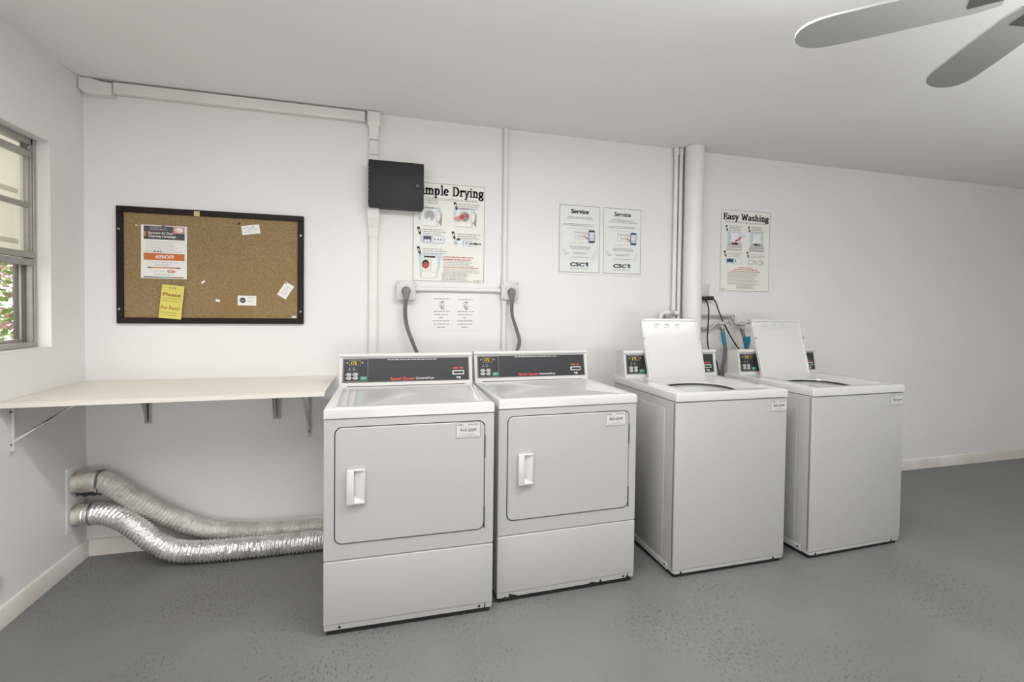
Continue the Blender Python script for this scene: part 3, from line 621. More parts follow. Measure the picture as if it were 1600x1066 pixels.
mb = MB(); mb.cyl((0, -.648, .188), (.012, -.648, .188), .046, PLAS, 28, r2=.040, bev=.003); tag(mb.build('round_cover'), 'small round white cover low on the left wall above the baseboard', 'wall cover')

# ================================================================ cork board and papers
bx0, bx1, bz0, bz1 = .144, 1.035, 1.209, 1.819
t = thing('cork_board', 'large cork notice board in a dark brown frame on the wall', 'notice board', (bx0, 0, bz0))
BW, BH = bx1-bx0, bz1-bz0; fr = .031
mb = MB()
for a, b_ in (((0, 0), (BW, fr)), ((0, BH-fr), (BW, BH)), ((0, fr), (fr, BH-fr)), ((BW-fr, fr), (BW, BH-fr))): mb.box((a[0], -.022, a[1]), (b_[0], 0, b_[1]), FRAME, .002, 1)
mb.build('frame', t)
mb = MB(); mb.box((fr-.002, -.012, fr-.002), (BW-fr+.002, -.002, BH-fr+.002), CORK); mb.build('cork_panel', t)
for x, z in ((.013, .075), (.013, .49), (BW-.014, .07), (BW-.014, .50)): mb = MB(); mb.cyl((x, -.021, z), (x, -.0245, z), .0055, ZINC, 12); mb.build('screw', t)
CY = -.0135
def pinned(name, label, cat, x, z, w_, h_, rot, m, draw, group=None, y=CY):
    mb, s = sheet_mb(w_, h_, m, .0006); draw(s, w_, h_); o = mb.build(name, None, (x, y, z)); o.rotation_euler = (0, rot, 0); return tag(o, label, cat, group)
def d_flyer(s, w_, h_):
    s.rect(w_*.06, h_*.735, w_*.95, h_*.985, CHAR); s.rect(w_*.06, h_*.79, w_*.115, h_*.88, ORANGE, 2); s.rect(w_*.70, h_*.86, w_*.95, h_*.985, SKIN, 2)
    s.disc(w_*.825, h_*.925, w_*.085, WHITE, 3, h_*.045); s.fine(w_*.75, w_*.90, h_*.925, h_*.014, ORANGE, 4, seed=9, rows=2)
    s.fine(w_*.2, w_*.66, h_*.955, h_*.014, INKL, 3, seed=3, rows=2, gap=2.4)
    s.text('Exclusive Air Duct', w_*.16, h_*.835, h_*.045, WHITE, 3, wmax=w_*.54, bold=.01); s.text('Cleaning Campaign', w_*.16, h_*.775, h_*.045, WHITE, 3, wmax=w_*.60, bold=.01)
    s.fine(w_*.12, w_*.9, h_*.69, h_*.014, INKL, 2, seed=5, rows=5, gap=2.7); s.fine(w_*.08, w_*.24, h_*.505, h_*.018, INKL, seed=2); s.fine(w_*.26, w_*.45, h_*.505, h_*.022, INK, seed=7); s.fine(w_*.48, w_*.92, h_*.505, h_*.018, INKL, seed=8)
    s.rect(w_*.06, h_*.345, w_*.95, h_*.475, ORANGE); s.text('60%OFF', w_*.52, h_*.378, h_*.065, WHITE, 2, 'c', w_*.40, bold=.015)
    s.fine(w_*.15, w_*.82, h_*.305, h_*.015, INKM, seed=4); s.fine(w_*.3, w_*.7, h_*.265, h_*.014, INKL, seed=5, rows=2)
    s.rect(w_*.14, h_*.195, w_*.86, h_*.215, ORANGE); s.rect(w_*.14, h_*.195, w_*.24, h_*.215, CHAR, 2); s.rect(w_*.78, h_*.195, w_*.86, h_*.215, CHAR, 2)
    s.rr(w_*.57, h_*.115, w_*.745, h_*.16, h_*.015, ORANGE); s.fine(w_*.6, w_*.72, h_*.137, h_*.016, WHITE, 2, seed=6); s.fine(w_*.27, w_*.53, h_*.137, h_*.014, INKL, seed=1); s.fine(w_*.3, w_*.72, h_*.078, h_*.018, INKM, seed=11)
    s.rect(w_*.06, h_*.015, w_*.4, h_*.033, CHAR); s.rect(w_*.4, h_*.015, w_*.66, h_*.033, TEAL); s.rect(w_*.66, h_*.015, w_*.93, h_*.033, MAROON)
pinned('flyer', 'white flyer with an orange 60%OFF band pinned on the cork board', 'flyer', .250, 1.448, .209, .280, R(0.3), PAPER, d_flyer)
def d_yellow(s, w_, h_):
    for k, u in enumerate((.36, .48, .60)): s.disc(w_*u, h_*.915, w_*.035, (OLIVE, INKG, OLIVE)[k], 1, h_*.03)
    s.text('Please', w_*.08, h_*.665, h_*.105, MAROON, wmax=w_*.80, bold=.01); s.fine(w_*.07, w_*.93, h_*.60, h_*.022, OLIVE, seed=3); s.fine(w_*.12, w_*.8, h_*.52, h_*.022, OLIVE, seed=4)
    s.text('Por Favor', w_*.07, h_*.265, h_*.115, MAROON, wmax=w_*.83, bold=.0); s.fine(w_*.07, w_*.75, h_*.175, h_*.022, OLIVE, seed=5); s.fine(w_*.07, w_*.82, h_*.10, h_*.022, OLIVE, seed=6)
pinned('notice', 'yellow notice reading Please and Por Favor at the cork board bottom', 'notice', .332, 1.2405, .103, .178, R(5.5), YELLOW, d_yellow, y=-.0235)
def d_card1(s, w_, h_): s.fine(w_*.12, w_*.55, h_*.72, h_*.11, INKL, seed=2); s.disc(w_*.66, h_*.78, h_*.07, CHAR); s.disc(w_*.58, h_*.68, h_*.05, INKG); s.fine(w_*.1, w_*.5, h_*.28, h_*.08, INKM, seed=4); s.fine(w_*.3, w_*.85, h_*.5, h_*.1, INKL, seed=5)
pinned('business_card', 'tilted white business card high on the right of the cork board', 'business card', .726, 1.697, .090, .050, R(-9.5), PAPER, d_card1, 'business cards on the cork board')
def d_card2(s, w_, h_): s.disc(w_*.27, h_*.52, h_*.28, CHAR); s.fine(w_*.17, w_*.37, h_*.5, h_*.07, INKL, 2, seed=2); s.fine(w_*.58, w_*.9, h_*.82, h_*.08, OLIVE, seed=3); s.fine(w_*.5, w_*.92, h_*.5, h_*.06, INKL, seed=4, rows=2)
pinned('business_card', 'level white business card with a round black logo, low on the cork board', 'business card', .701, 1.311, .092, .054, R(.8), PAPER, d_card2, 'business cards on the cork board')
def d_card3(s, w_, h_): s.fine(w_*.25, w_*.85, h_*.75, h_*.06, INKL, seed=2, rows=5, gap=2.2); s.disc(w_*.12, h_*.92, .004, INK, 2)
pinned('business_card', 'steeply tilted white card by the right edge of the cork board', 'business card', .8975, 1.374, .052, .086, R(31), PAPER, d_card3, 'business cards on the cork board')
def d_no(s, w_, h_): pass
pinned('paper_scrap', 'torn white paper scrap right of the yellow notice on the cork', 'paper scrap', .531, 1.424, .020, .010, R(-40), PAPER, d_no)
pinned('paper_scrap', 'torn white paper scrap low near the middle of the cork', 'paper scrap', .594, 1.330, .020, .014, R(10), PAPER, d_no)
pinned('paper_scrap', 'thin white scrap left of the flyer on the cork', 'paper scrap', .226, 1.722, .011, .005, R(10), PAPER, d_no)
pinned('label_sticker', 'small white label at the bottom right corner of the cork', 'label', .975, 1.243, .022, .012, 0, PAPER, lambda s, w_, h_: s.fine(.002, w_-.002, h_*.5, .004, INKG, seed=3))
pinned('tape_piece', 'square of pale yellow tape on the top of the brown frame', 'tape', .496, 1.785, .027, .027, 0, TAPE, d_no, y=-.0235)
mb = MB(); mb.cyl((.706, -.0125, 1.760), (.706, -.020, 1.760), .006, SCREW, 12, r2=.004); tag(mb.build('push_pin'), 'dark push pin high in the middle of the cork', 'push pin')
mb = MB(); mb.cyl((.352, -.0145, 1.722), (.352, -.021, 1.722), .006, NAVY, 12, r2=.005); tag(mb.build('push_pin'), 'dark blue push pin holding the flyer top', 'push pin')

# ================================================================ raceways, enclosure
t = thing('cable_raceway', 'long white horizontal cable raceway running below the ceiling', 'raceway', (0, 0, 2.36))
mb = MB(); mb.box((.145, -.045, .024), (1.362, 0, .076), TRIM, .003); mb.box((.145, -.047, .066), (1.362, -.03, .078), TRIM, .002); mb.build('cover', t)
mb = MB()
top = [(.004, .082), (.05, .083), (.10, .072), (.142, .066)]
pts = [(x, -.052, z) for x, z in [(.004, .026), (.03, .006), (.142, .006)]+top[::-1]]
mb.prism(pts[::-1], (0, .052, 0), TRIM); mb.build('end_piece', t)
mb = MB(); mb.tube(spline([(.002, -.20, .084), (.006, -.06, .083), (.05, -.025, .080), (.13, -.02, .079)]), .0028, PIPEW, 8); mb.build('cable', t)
t = thing('cable_raceway', 'white vertical cable raceway passing behind the charcoal enclosure', 'raceway', (1.412, 0, 0))
mb = MB(); mb.box((-.022, -.03, .002), (.022, 0, 1.74), TRIM, .002); mb.build('cover', t)
def taper(z0, z1, w0, w1, d0, d1, name):
    mb = MB(); mb.loft([[(-w, -d, z), (w, -d, z), (w, 0, z), (-w, 0, z)] for z, w, d in ((z0, w0, d0), (z1, w1, d1))], TRIM, True, True, True); return mb
mb = taper(1.72, 1.77, .025, .025, .034, .034, ''); mb2 = taper(1.77, 1.83, .025, .032, .034, .05, ''); mb.add(mb2.v, mb2.f, TRIM); mb2 = taper(1.83, 1.888, .032, .032, .05, .05, ''); mb.add(mb2.v, mb2.f, TRIM); mb.build('adapter', t)
mb = MB(); mb.box((-.027, -.032, 2.155), (.027, 0, 2.20), TRIM, .002)
mb2 = taper(2.20, 2.235, .027, .022, .044, .032, ''); mb.add(mb2.v, mb2.f, TRIM); mb.box((-.022, -.032, 2.235), (.022, 0, 2.285), TRIM, .002); mb.build('adapter', t)
mb = MB(); mb2 = taper(2.288, 2.36, .024, .027, .034, .05, ''); mb.add(mb2.v, mb2.f, TRIM); mb.box((-.036, -.053, 2.36), (.036, 0, 2.443), TRIM, .003); mb.build('elbow', t)
t = thing('metal_enclosure', 'charcoal wall enclosure covering a corner of the drying poster', 'enclosure', (1.387, -.052, 1.888))
mb = MB(); mb.box((0, -.03, .002), (.306, .0515, .264), BOXM, .004); mb.build('box', t)
mb = MB(); mb.box((-.002, -.045, 0), (.308, -.031, .266), BOXM, .004)
d = mb.build('door', t)
mb = MB(); mb.box((.252, -.050, .120), (.286, -.044, .146), BLACK, .002); mb.box((.262, -.0512, .128), (.279, -.0498, .141), PANEDGE, 0); mb.box((.265, -.0518, .128), (.276, -.051, .137), BLACK, 0); mb.build('latch', d)
for k in range(9): pass
mb = MB()
for k in range(9): mb.cyl((-.0015, -.028, .025+k*.026), (-.0015, -.028, .037+k*.026), .003, BLACK, 8)
mb.build('hinge', t)

# ================================================================ posters
def poster(name, label, cat, x, z, w_, h_, m, draw, thick=.003):
    mb, s = sheet_mb(w_, h_, m, thick); draw(s, w_, h_); return tag(mb.build(name, None, (x, -.0005, z)), label, cat)
def arrowtag(s, u, v, k):
    s.poly([(u-.010*k, v+.024*k), (u+.006*k, v+.026*k), (u+.016*k, v-.012*k), (u+.012*k, v-.026*k), (u+.002*k, v-.014*k)], INK, 3); s.poly([(u-.002*k, v+.012*k), (u+.005*k, v+.012*k), (u+.008*k, v-.004*k), (u+.002*k, v-.004*k)], WHITE, 4)
def d_dry(s, w_, h_):
    s.border(.004, .004, w_-.004, h_-.004, .003, INKG)
    s.slab('Simple Drying', .018, h_*.878, h_*.090, CHAR, wmax=w_*.94, pen=.088, thin=.046)
    s.text('SINGLE-LOAD/STACK DRYERS', w_*.54, h_*.824, h_*.024, INKG, 2, 'c', w_*.70)
    for k, (u, v) in enumerate(((.12, .56), (.60, .57))):       # open dryers
        U, V = w_*u, h_*v; a, b_ = w_*.27, h_*.19
        s.border(U-.018, V+b_*.28, U+a*.95, V+b_, .012, BLUE, 1); s.poly([(U, V), (U+a*.78, V), (U+a*.8, V+b_*.72), (U+a*.7, V+b_*.92), (U+a*.08, V+b_*.92), (U-.006, V+b_*.72)], PAPER, 2); s.line([(U, V), (U+a*.78, V), (U+a*.8, V+b_*.72)], .003, INKL, 3)
        s.rect(U+a*.15, V+b_*.93, U+a*.62, V+b_*.99, INKG, 3); s.disc(U+a*.40, V+b_*.55, a*.27, INKL, 3, b_*.30); s.disc(U+a*.42, V+b_*.55, a*.20, (INKM, INKG)[k], 4, b_*.23)
        s.disc(U+a*.86, V+b_*.52, a*.16, INKL, 4, b_*.34); s.disc(U+a*.83, V+b_*.54, a*.11, PAPER, 5, b_*.26); s.poly([(U+a*.86, V+b_*.2), (U+a*1.0, V+b_*.02), (U+a*1.03, V+b_*.75)], INKG, 5)
        s.rect(U+a*.05, V+b_*.02, U+a*.75, V+b_*.2, WHITE, 3)
        if k: s.poly([(U-.025, V+b_*.45), (U+a*.3, V+b_*.64), (U+a*.38, V+b_*.42), (U+a*.08, V+b_*.26)], SKIN, 6); s.disc(U+a*.26, V+b_*.52, a*.13, RED, 7, b_*.12); s.line([(U+a*.4, V+b_*.7), (U+a*.5, V+b_*.4)], .008, INKG, 6); s.disc(U+a*.54, V+b_*.6, .010, RED, 7)
        else: s.poly([(U+a*.2, V+b_*.3), (U+a*.42, V+b_*.5), (U+a*.48, V+b_*.3), (U+a*.35, V+b_*.12)], PAPER, 6)
    arrowtag(s, w_*.575, h_*.775, 1.0); s.fine(w_*.20, w_*.36, h_*.815, h_*.012, INKM, rows=2, seed=5); s.fine(w_*.62, w_*.94, h_*.80, h_*.012, INKM, rows=3, gap=1.7, seed=6)
    for u, v, sd in ((.08, .505, 1), (.55, .475, 2), (.08, .31, 3)):
        arrowtag(s, w_*u, h_*v, 1.0); s.fine(w_*(u+.06), w_*(u+.40), h_*(v+.02), h_*.012, INKM, rows=3, gap=1.8, seed=sd)
    s.rr(w_*.10, h_*.385, w_*.44, h_*.468, .02, BLUE, 1); s.rect(w_*.145, h_*.405, w_*.255, h_*.458, INKG, 2); s.rect(w_*.15, h_*.43, w_*.25, h_*.455, CHAR, 3); s.disc(w_*.175, h_*.41, .008, PAPER, 4); s.disc(w_*.215, h_*.41, .008, PAPER, 4)
    s.rr(w_*.27, h_*.40, w_*.42, h_*.458, .01, PAPER, 2)
    for u in (.30, .345, .385): s.disc(w_*u, h_*.428, .006, INKG, 3)
    s.rr(w_*.56, h_*.372, w_*.92, h_*.435, .02, BLUE, 1); s.rect(w_*.61, h_*.365, w_*.68, h_*.45, PAPER, 2); s.rect(w_*.60, h_*.43, w_*.65, h_*.447, INK, 3); s.rr(w_*.70, h_*.38, w_*.77, h_*.425, .008, PAPER, 2); s.disc(w_*.74, h_*.405, .008, INKM, 3); s.rr(w_*.79, h_*.375, w_*.94, h_*.428, .02, PAPER, 2); s.line([(w_*.81, h_*.40), (w_*.86, h_*.415), (w_*.92, h_*.40), (w_*.86, h_*.385)], .004, INKM, 3)
    s.poly([(w_*.11, h_*.045), (w_*.34, h_*.045), (w_*.40, h_*.28), (w_*.08, h_*.28)], BLUE, 1); s.poly([(w_*.125, h_*.035), (w_*.325, h_*.035), (w_*.345, h_*.235), (w_*.31, h_*.265), (w_*.15, h_*.265), (w_*.12, h_*.235)], CREAM, 2); s.border(w_*.125, h_*.035, w_*.33, h_*.10, .002, INKL, 3)
    s.rect(w_*.155, h_*.242, w_*.31, h_*.26, INK, 3); s.disc(w_*.18, h_*.175, w_*.05, INK, 3, h_*.045); s.disc(w_*.185, h_*.165, w_*.04, RED, 4, h_*.032); s.border(w_*.13, h_*.11, w_*.25, h_*.225, .002, INKL, 3); s.line([(w_*.25, h_*.11), (w_*.25, h_*.23)], .002, INKL, 3)
    s.fine(w_*.41, w_*.95, h_*.255, h_*.012, RED, seed=7, rows=2); s.fine(w_*.42, w_*.90, h_*.218, h_*.010, INKM, seed=8, rows=4, gap=1.7); s.fine(w_*.42, w_*.92, h_*.15, h_*.010, RED, seed=9); s.fine(w_*.42, w_*.93, h_*.132, h_*.010, INKM, seed=10, rows=3, gap=1.6); s.fine(w_*.40, w_*.82, h_*.085, h_*.009, INKG, seed=12, rows=3, gap=1.6); s.fine(w_*.40, w_*.82, h_*.038, h_*.009, INKG, seed=13, rows=2, gap=1.6)
    s.rect(w_*.83, -.001, w_*.985, h_*.03, CREAM, 2); s.text('CSC', w_*.84, h_*.005, h_*.022, INK, 3, wmax=w_*.11, bold=.01, shear=.1); s.poly([(w_*.965, h_*.027), (w_*.985, h_*.022), (w_*.972, h_*.003), (w_*.975, h_*.017)], TEAL, 3)
poster('poster', 'cream Simple Drying instruction poster partly behind the charcoal enclosure', 'poster', 1.636, 1.470, .444, .604, CREAM, d_dry)
def d_wash(s, w_, h_):
    s.border(.004, .004, w_-.004, h_-.004, .003, INKG)
    s.slab('Easy Washing', .020, h_*.875, h_*.075, INK, wmax=w_*.92, pen=.085, thin=.042); s.text('HIGH EFFICIENCY TOP LOAD WASHER', w_*.5, h_*.835, h_*.018, INKG, 2, 'c', w_*.82)
    for k, u in enumerate((.14, .59)):
        U, V = w_*u, h_*.50; a, b_ = w_*.28, h_*.235
        s.poly([(U+a*.02, V+b_*.30), (U+a*.95, V+b_*.32), (U+a*.95, V+b_), (U+.0, V+b_)], BLUE, 1); s.rect(U+a*.2, V+b_*.42, U+a*.78, V+b_*.92, PAPER, 2); s.poly([(U-.008, V+b_*.2), (U+a*1.02, V+b_*.2), (U+a*.95, V+b_*.42), (U+a*.08, V+b_*.42)], INKL, 3); s.rect(U-.008, V, U+a*1.02, V+b_*.2, (INKL, INKM)[k], 2); s.rect(U-.008, V+b_*.1, U+a*1.02, V+b_*.13, PAPER, 3)
        s.disc(U+a*.4, V+b_*.36, a*.14, INK, 4, b_*.06); s.disc(U+a*.62, V+b_*.36, a*.13, (INK, TEAL)[k], 4, b_*.06); s.disc(U+a*.30, V+b_*.36, a*.06, RED, 5, b_*.04)
        if not k: s.poly([(U+a*.5, V+b_*.5), (U+a*.95, V+b_*.75), (U+a*.95, V+b_*.66), (U+a*.55, V+b_*.42)], RED, 5); s.line([(U+a*.15, V+b_*.6), (U+a*.2, V+b_*.75)], .006, INKG, 4); s.disc(U+a*1.15, V+b_*.76, .012, BLUE, 4)
        arrowtag(s, w_*(u-.03), h_*.765, .9); s.fine(w_*(u+.03), w_*(u+.30), h_*.80, h_*.011, INKM, rows=4, gap=1.7, seed=k+2)
        arrowtag(s, w_*(u-.05), h_*.455, .9); s.fine(w_*(u+.02), w_*(u+.33), h_*.465, h_*.011, INKM, rows=3, gap=1.8, seed=k+5)
    s.rr(w_*.12, h_*.335, w_*.44, h_*.405, .012, BLUE, 1); s.rect(w_*.135, h_*.35, w_*.26, h_*.40, NAVY, 2)
    for u in (.16, .195, .23): s.disc(w_*u, h_*.35, .006, PAPER, 3)
    s.rr(w_*.285, h_*.342, w_*.425, h_*.398, .008, PAPER, 2); s.rect(w_*.30, h_*.36, w_*.315, h_*.39, INK, 3)
    s.rr(w_*.56, h_*.335, w_*.70, h_*.395, .008, INKL, 1); s.rr(w_*.575, h_*.345, w_*.69, h_*.385, .008, PAPER, 2); s.line([(w_*.63, h_*.35), (w_*.69, h_*.385), (w_*.72, h_*.34)], .005, INKG, 3); s.disc(w_*.81, h_*.365, w_*.07, INKL, 1, h_*.035); s.disc(w_*.80, h_*.365, w_*.045, PAPER, 2, h_*.022); s.line([(w_*.78, h_*.375), (w_*.86, h_*.355)], .004, INKG, 3)
    s.fine(w_*.36, w_*.65, h_*.295, h_*.012, RED, seed=3); s.fine(w_*.28, w_*.75, h_*.272, h_*.013, RED, seed=4); s.fine(w_*.22, w_*.8, h_*.25, h_*.010, RED, seed=5)
    s.fine(w_*.15, w_*.85, h_*.235, h_*.009, INKM, seed=6, rows=5, gap=1.7); s.fine(w_*.15, w_*.83, h_*.155, h_*.009, INKM, seed=7, rows=5, gap=1.7); s.fine(w_*.33, w_*.76, h_*.08, h_*.008, INKG, seed=8, rows=4, gap=1.7)
    s.rect(-.001, .002, w_*.14, h_*.04, CREAM, 2); s.text('CSC', .004, .008, h_*.022, INK, 3, wmax=w_*.10, bold=.01, shear=.1); s.poly([(w_*.125, h_*.04), (w_*.145, h_*.035), (w_*.13, h_*.016), (w_*.132, h_*.03)], TEAL, 3)
poster('poster', 'cream Easy Washing instruction poster on the wall above the washers', 'poster', 3.812, 1.457, .436, .600, CREAM, d_wash)
t = thing('service_sign', 'pale two-panel service sign in English and Spanish above the second dryer', 'sign', (2.568, -.0005, 1.545))
mb = MB(); mb.box((0, -.003, 0), (.608, 0, .464), PAPER); mb.build('backing', t)
def service(x, w_, h_, word, tail, dark, sd):
    mb = MB(); s = Sheet(mb, (x, -.003, .012)); s.rect(0, 0, w_, h_, PALE); s.border(0, 0, w_, h_, .0035, INKG, 2)
    s.slab(word, w_*.5, h_*.88, h_*.058, dark, 3, w_*.44, 'c', .10, .05)
    s.fine(w_*.12, w_*.88, h_*.825, h_*.011, INKG, 3, center=True, rows=3-(sd == 1), gap=1.9, seed=sd); s.fine(w_*.1, w_*.85, h_*.72, h_*.011, INKG, 3, center=True, rows=2, seed=sd+1); s.fine(w_*.2, w_*.8, h_*.655, h_*.009, INKL, 3, center=True, rows=1, seed=sd+2)
    s.border(w_*.06, h_*.20, w_*.95, h_*.70, .0012, INKL, 2)
    s.border(w_*.37, h_*.50, w_*.68, h_*.61, .002, INKM, 3); s.text('SCAN', w_*.44, h_*.53, h_*.028, INKG, 4, wmax=w_*.18); s.fine(w_*.39, w_*.66, h_*.595, h_*.008, INKG, 4, seed=2)
    s.line([(w_*.60, h_*.57), (w_*.72, h_*.60)], .003, SKIN, 4); s.line([(w_*.62, h_*.545), (w_*.71, h_*.505)], .006, RED, 5)
    s.rr(w_*.715, h_*.45, w_*.875, h_*.64, .008, NAVY, 5); s.rect(w_*.73, h_*.48, w_*.86, h_*.61, BLUE, 6); s.rect(w_*.73, h_*.54, w_*.86, h_*.60, PALE, 7); s.fine(w_*.74, w_*.85, h_*.57, h_*.013, MAROON, 8, seed=3)
    s.fine(w_*.28, w_*.76, h_*.44, h_*.009, INKL, 3, center=True, seed=4); s.fine(w_*.25, w_*.80, h_*.39, h_*.010, INKG, 3, center=True, rows=3, gap=1.9, seed=sd+5); s.fine(w_*.28, w_*.74, h_*.30, h_*.010, INKG, 3, center=True, rows=2, seed=sd+6); s.fine(w_*.28, w_*.74, h_*.228, h_*.010, INKG, 3, center=True, seed=sd+7)
    s.line([(w_*.09, h_*.34), (w_*.18, h_*.30), (w_*.14, h_*.26), (w_*.09, h_*.34)], .002, INKM, 3); s.line([(w_*.14, h_*.275), (w_*.24, h_*.285)], .003, INKG, 3); s.poly([(w_*.80, h_*.22), (w_*.86, h_*.22), (w_*.91, h_*.31), (w_*.87, h_*.325)], INKL, 3); s.poly([(w_*.815, h_*.23), (w_*.85, h_*.23), (w_*.895, h_*.305), (w_*.87, h_*.315)], PALE, 4)
    s.text('CSC', w_*.27, h_*.095, h_*.055, INK, 3, wmax=w_*.36, bold=.04, shear=.1); s.poly([(w_*.64, h_*.15), (w_*.70, h_*.145), (w_*.73, h_*.10), (w_*.68, h_*.085), (w_*.67, h_*.11)], TEAL, 3); s.disc(w_*.685, h_*.135, .010, NAVY, 4)
    s.text('ServiceWorks', w_*.28, h_*.05, h_*.028, INKM, 3, wmax=w_*.44)
    return mb.build('panel', t)
service(.006, .288, .444, 'Service', '', INK, 1)
service(.320, .282, .444, 'Servicio', '', INKG, 21)
def d_video(s, w_, h_):
    for k, u in enumerate((0, .5)):
        U = w_*u; s.fine(U+w_*.05, U+w_*.38, h_*.84-(k*.01*h_), h_*.026, INKG, seed=k+3)
        s.disc(U+w_*.19, h_*.69, w_*.032, INKM, 1, h_*.07); s.disc(U+w_*.19, h_*.69, w_*.024, PAPER, 2, h_*.052); s.disc(U+w_*.23, h_*.66, w_*.044, INKM, 1, h_*.09); s.disc(U+w_*.23, h_*.665, w_*.034, PAPER, 2, h_*.065); s.disc(U+w_*.235, h_*.60, w_*.034, INKG, 3, h_*.05); s.disc(U+w_*.245, h_*.61, w_*.014, PAPER, 4, h_*.02); s.rect(U+w_*.21, h_*.745, U+w_*.27, h_*.775, INKG, 3)
        for j, (a, b_) in enumerate(((.05, .39), (.06, .36), (.17, .25), (.04, .38), (.05, .37), (.13, .29))): s.fine(U+w_*a, U+w_*b_, h_*(.50-.085*j), h_*.03, INKG, seed=j+10*k)
poster('paper_notice', 'white two-column paper notice taped below the conduit between the outlets', 'notice', 1.750, 1.175, .296, .228, PAPER, d_video, .0015)

# ================================================================ outlets, plugs, conduits
def outlet(label, x, z):
    t = thing('power_outlet', label, 'outlet', (x, 0, z), 0, 'white dryer outlets')
    mb = MB(); mb.box((-.053, -.045, -.053), (.053, 0, .053), PLAS, .004); mb.build('box', t)
    mb = MB(); mb.box((-.056, -.052, -.056), (.056, -.044, .056), PLAS, .004); mb.cyl((0, -.051, 0), (0, -.055, 0), .032, PLAS, 24); mb.build('cover_plate', t)
    for a in (-1, 1):
        for b_ in (-1, 1): mb = MB(); mb.cyl((a*.045, -.051, b_*.045), (a*.045, -.0535, b_*.045), .005, ZINC, 10); mb.build('screw', t)
outlet('white square outlet box left of the paper notice, above the first dryer', 1.600, 1.411)
outlet('white square outlet box right of the paper notice, above the second dryer', 2.235, 1.423)
def under(par, name, loc):                   # an empty part of a machine, placed at a point of the room
    o = bpy.data.objects.new(name, None); col.objects.link(o); o.empty_display_size = .05
    o.parent = par; o.matrix_parent_inverse = (Matrix.Translation(par.location) @ Matrix.Rotation(par.rotation_euler.z, 4, 'Z')).inverted(); o.location = loc
    return o
def cord(par, x, z, path, w_):
    t = under(par, 'power_cord', (x, -.055, z)); o = Vector((x, -.055, z))
    mb = MB(); mb.cyl((0, 0, 0), (0, -.03, 0), .026, PLUGG, 24, r2=.022, bev=.004); mb.loft([[(a, b_, zz) for a, b_ in rrect(-w, -.028, w, -.004, .008, 3)] for zz, w in ((0, .022), (-.025, .019), (-.048, .013))], PLUGG, True, False, True); mb.build('plug', t)
    p = spline([Vector(q)-o for q in path], 8); mb = MB(); rings = []
    for i, c in enumerate(p):
        tw = .5*math.sin(i*.16); a = Vector((math.cos(tw), math.sin(tw), 0)); b_ = Vector((-math.sin(tw), math.cos(tw), 0))
        rings.append([c+a*u*w_+b_*v*.005 for u, v in ((-1, .5), (-.7, 1), (.7, 1), (1, .5), (1, -.5), (.7, -1), (-.7, -1), (-1, -.5))])
    mb.loft(rings, CORDG, True, True, True); mb.build('cable', t)
cord(D1, 1.600, 1.408, [(1.600, -.072, 1.365), (1.594, -.072, 1.29), (1.605, -.07, 1.20), (1.640, -.075, 1.10), (1.672, -.09, 1.02), (1.70, -.13, .92), (1.71, -.18, .7)], .0115)
cord(D2, 2.243, 1.416, [(2.243, -.072, 1.37), (2.244, -.072, 1.28), (2.272, -.07, 1.19), (2.292, -.075, 1.12), (2.285, -.085, 1.07), (2.255, -.10, 1.02), (2.22, -.13, .9), (2.2, -.18, .7)], .0115)
mb = MB(); mb.tube([(2.205, -.018, .05), (2.205, -.018, 1.366)], .015, PIPEW, 14); mb.tube([(2.205, -.018, 1.480), (2.205, -.018, H-.002)], .015, PIPEW, 14)
for z in (1.335, 1.50, 1.74, 2.36): mb.cyl((2.205, -.018, z), (2.205, -.018, z+.03), .018, PIPEW, 14)
tag(mb.build('conduit'), 'white vertical conduit running through the right dryer outlet up to the ceiling', 'conduit')
mb = MB(); mb.tube([(1.655, -.016, 1.423), (2.18, -.016, 1.425)], .013, PIPEW, 14); mb.cyl((1.653, -.016, 1.423), (1.675, -.016, 1.423), .017, PIPEW, 14); mb.cyl((2.155, -.016, 1.425), (2.18, -.016, 1.425), .017, PIPEW, 14)
tag(mb.build('conduit'), 'white horizontal conduit joining the two dryer outlets', 'conduit')

# ================================================================ standing pipes and plumbing
mb = MB(); mb.tube([(3.532, -.082, .09), (3.532, -.082, H-.002)], .065, PIPEW, 36); tag(mb.build('drain_pipe'), 'thick white floor-to-ceiling pipe behind the washers', 'pipe')
mb = MB(); mb.tube([(3.423, -.024, .09), (3.423, -.024, H-.002)], .0145, PIPEW, 16); mb.cyl((3.423, -.024, H-.05), (3.423, -.024, H-.005), .018, PIPEW, 16); tag(mb.build('water_pipe'), 'thin white vertical pipe, the farther left of a pair beside the thick pipe', 'pipe', 'thin white pipes')
mb = MB(); mb.tube([(3.462, -.024, .09), (3.462, -.024, H-.002)], .0145, PIPEW, 16); mb.cyl((3.462, -.024, H-.05), (3.462, -.024, H-.005), .018, PIPEW, 16); tag(mb.build('water_pipe'), 'thin white vertical pipe next to the thick pipe, the right one of a pair', 'pipe', 'thin white pipes')
mb = MB(); mb.tube(spline([(3.31, -.045, 1.20), (3.312, -.045, 1.275), (3.345, -.045, 1.295), (3.445, -.045, 1.295)]), .016, PIPEW, 14); mb.box((3.345, -.055, 1.255), (3.40, -.02, 1.29), VALVE, .004); mb.cyl((3.38, -.045, 1.295), (3.41, -.045, 1.295), .021, VALVE, 14)
tag(mb.build('pipe_fitting'), 'white elbow pipe fitting just behind the top of the first open lid', 'pipe fitting')
t = thing('wall_outlet', 'white wall outlet beside the thick pipe with black plugs', 'outlet', (3.69, 0, 1.42))
mb = MB(); mb.box((-.04, -.012, -.045), (.035, 0, .085), PLAS, .003); mb.build('cover_plate', t)
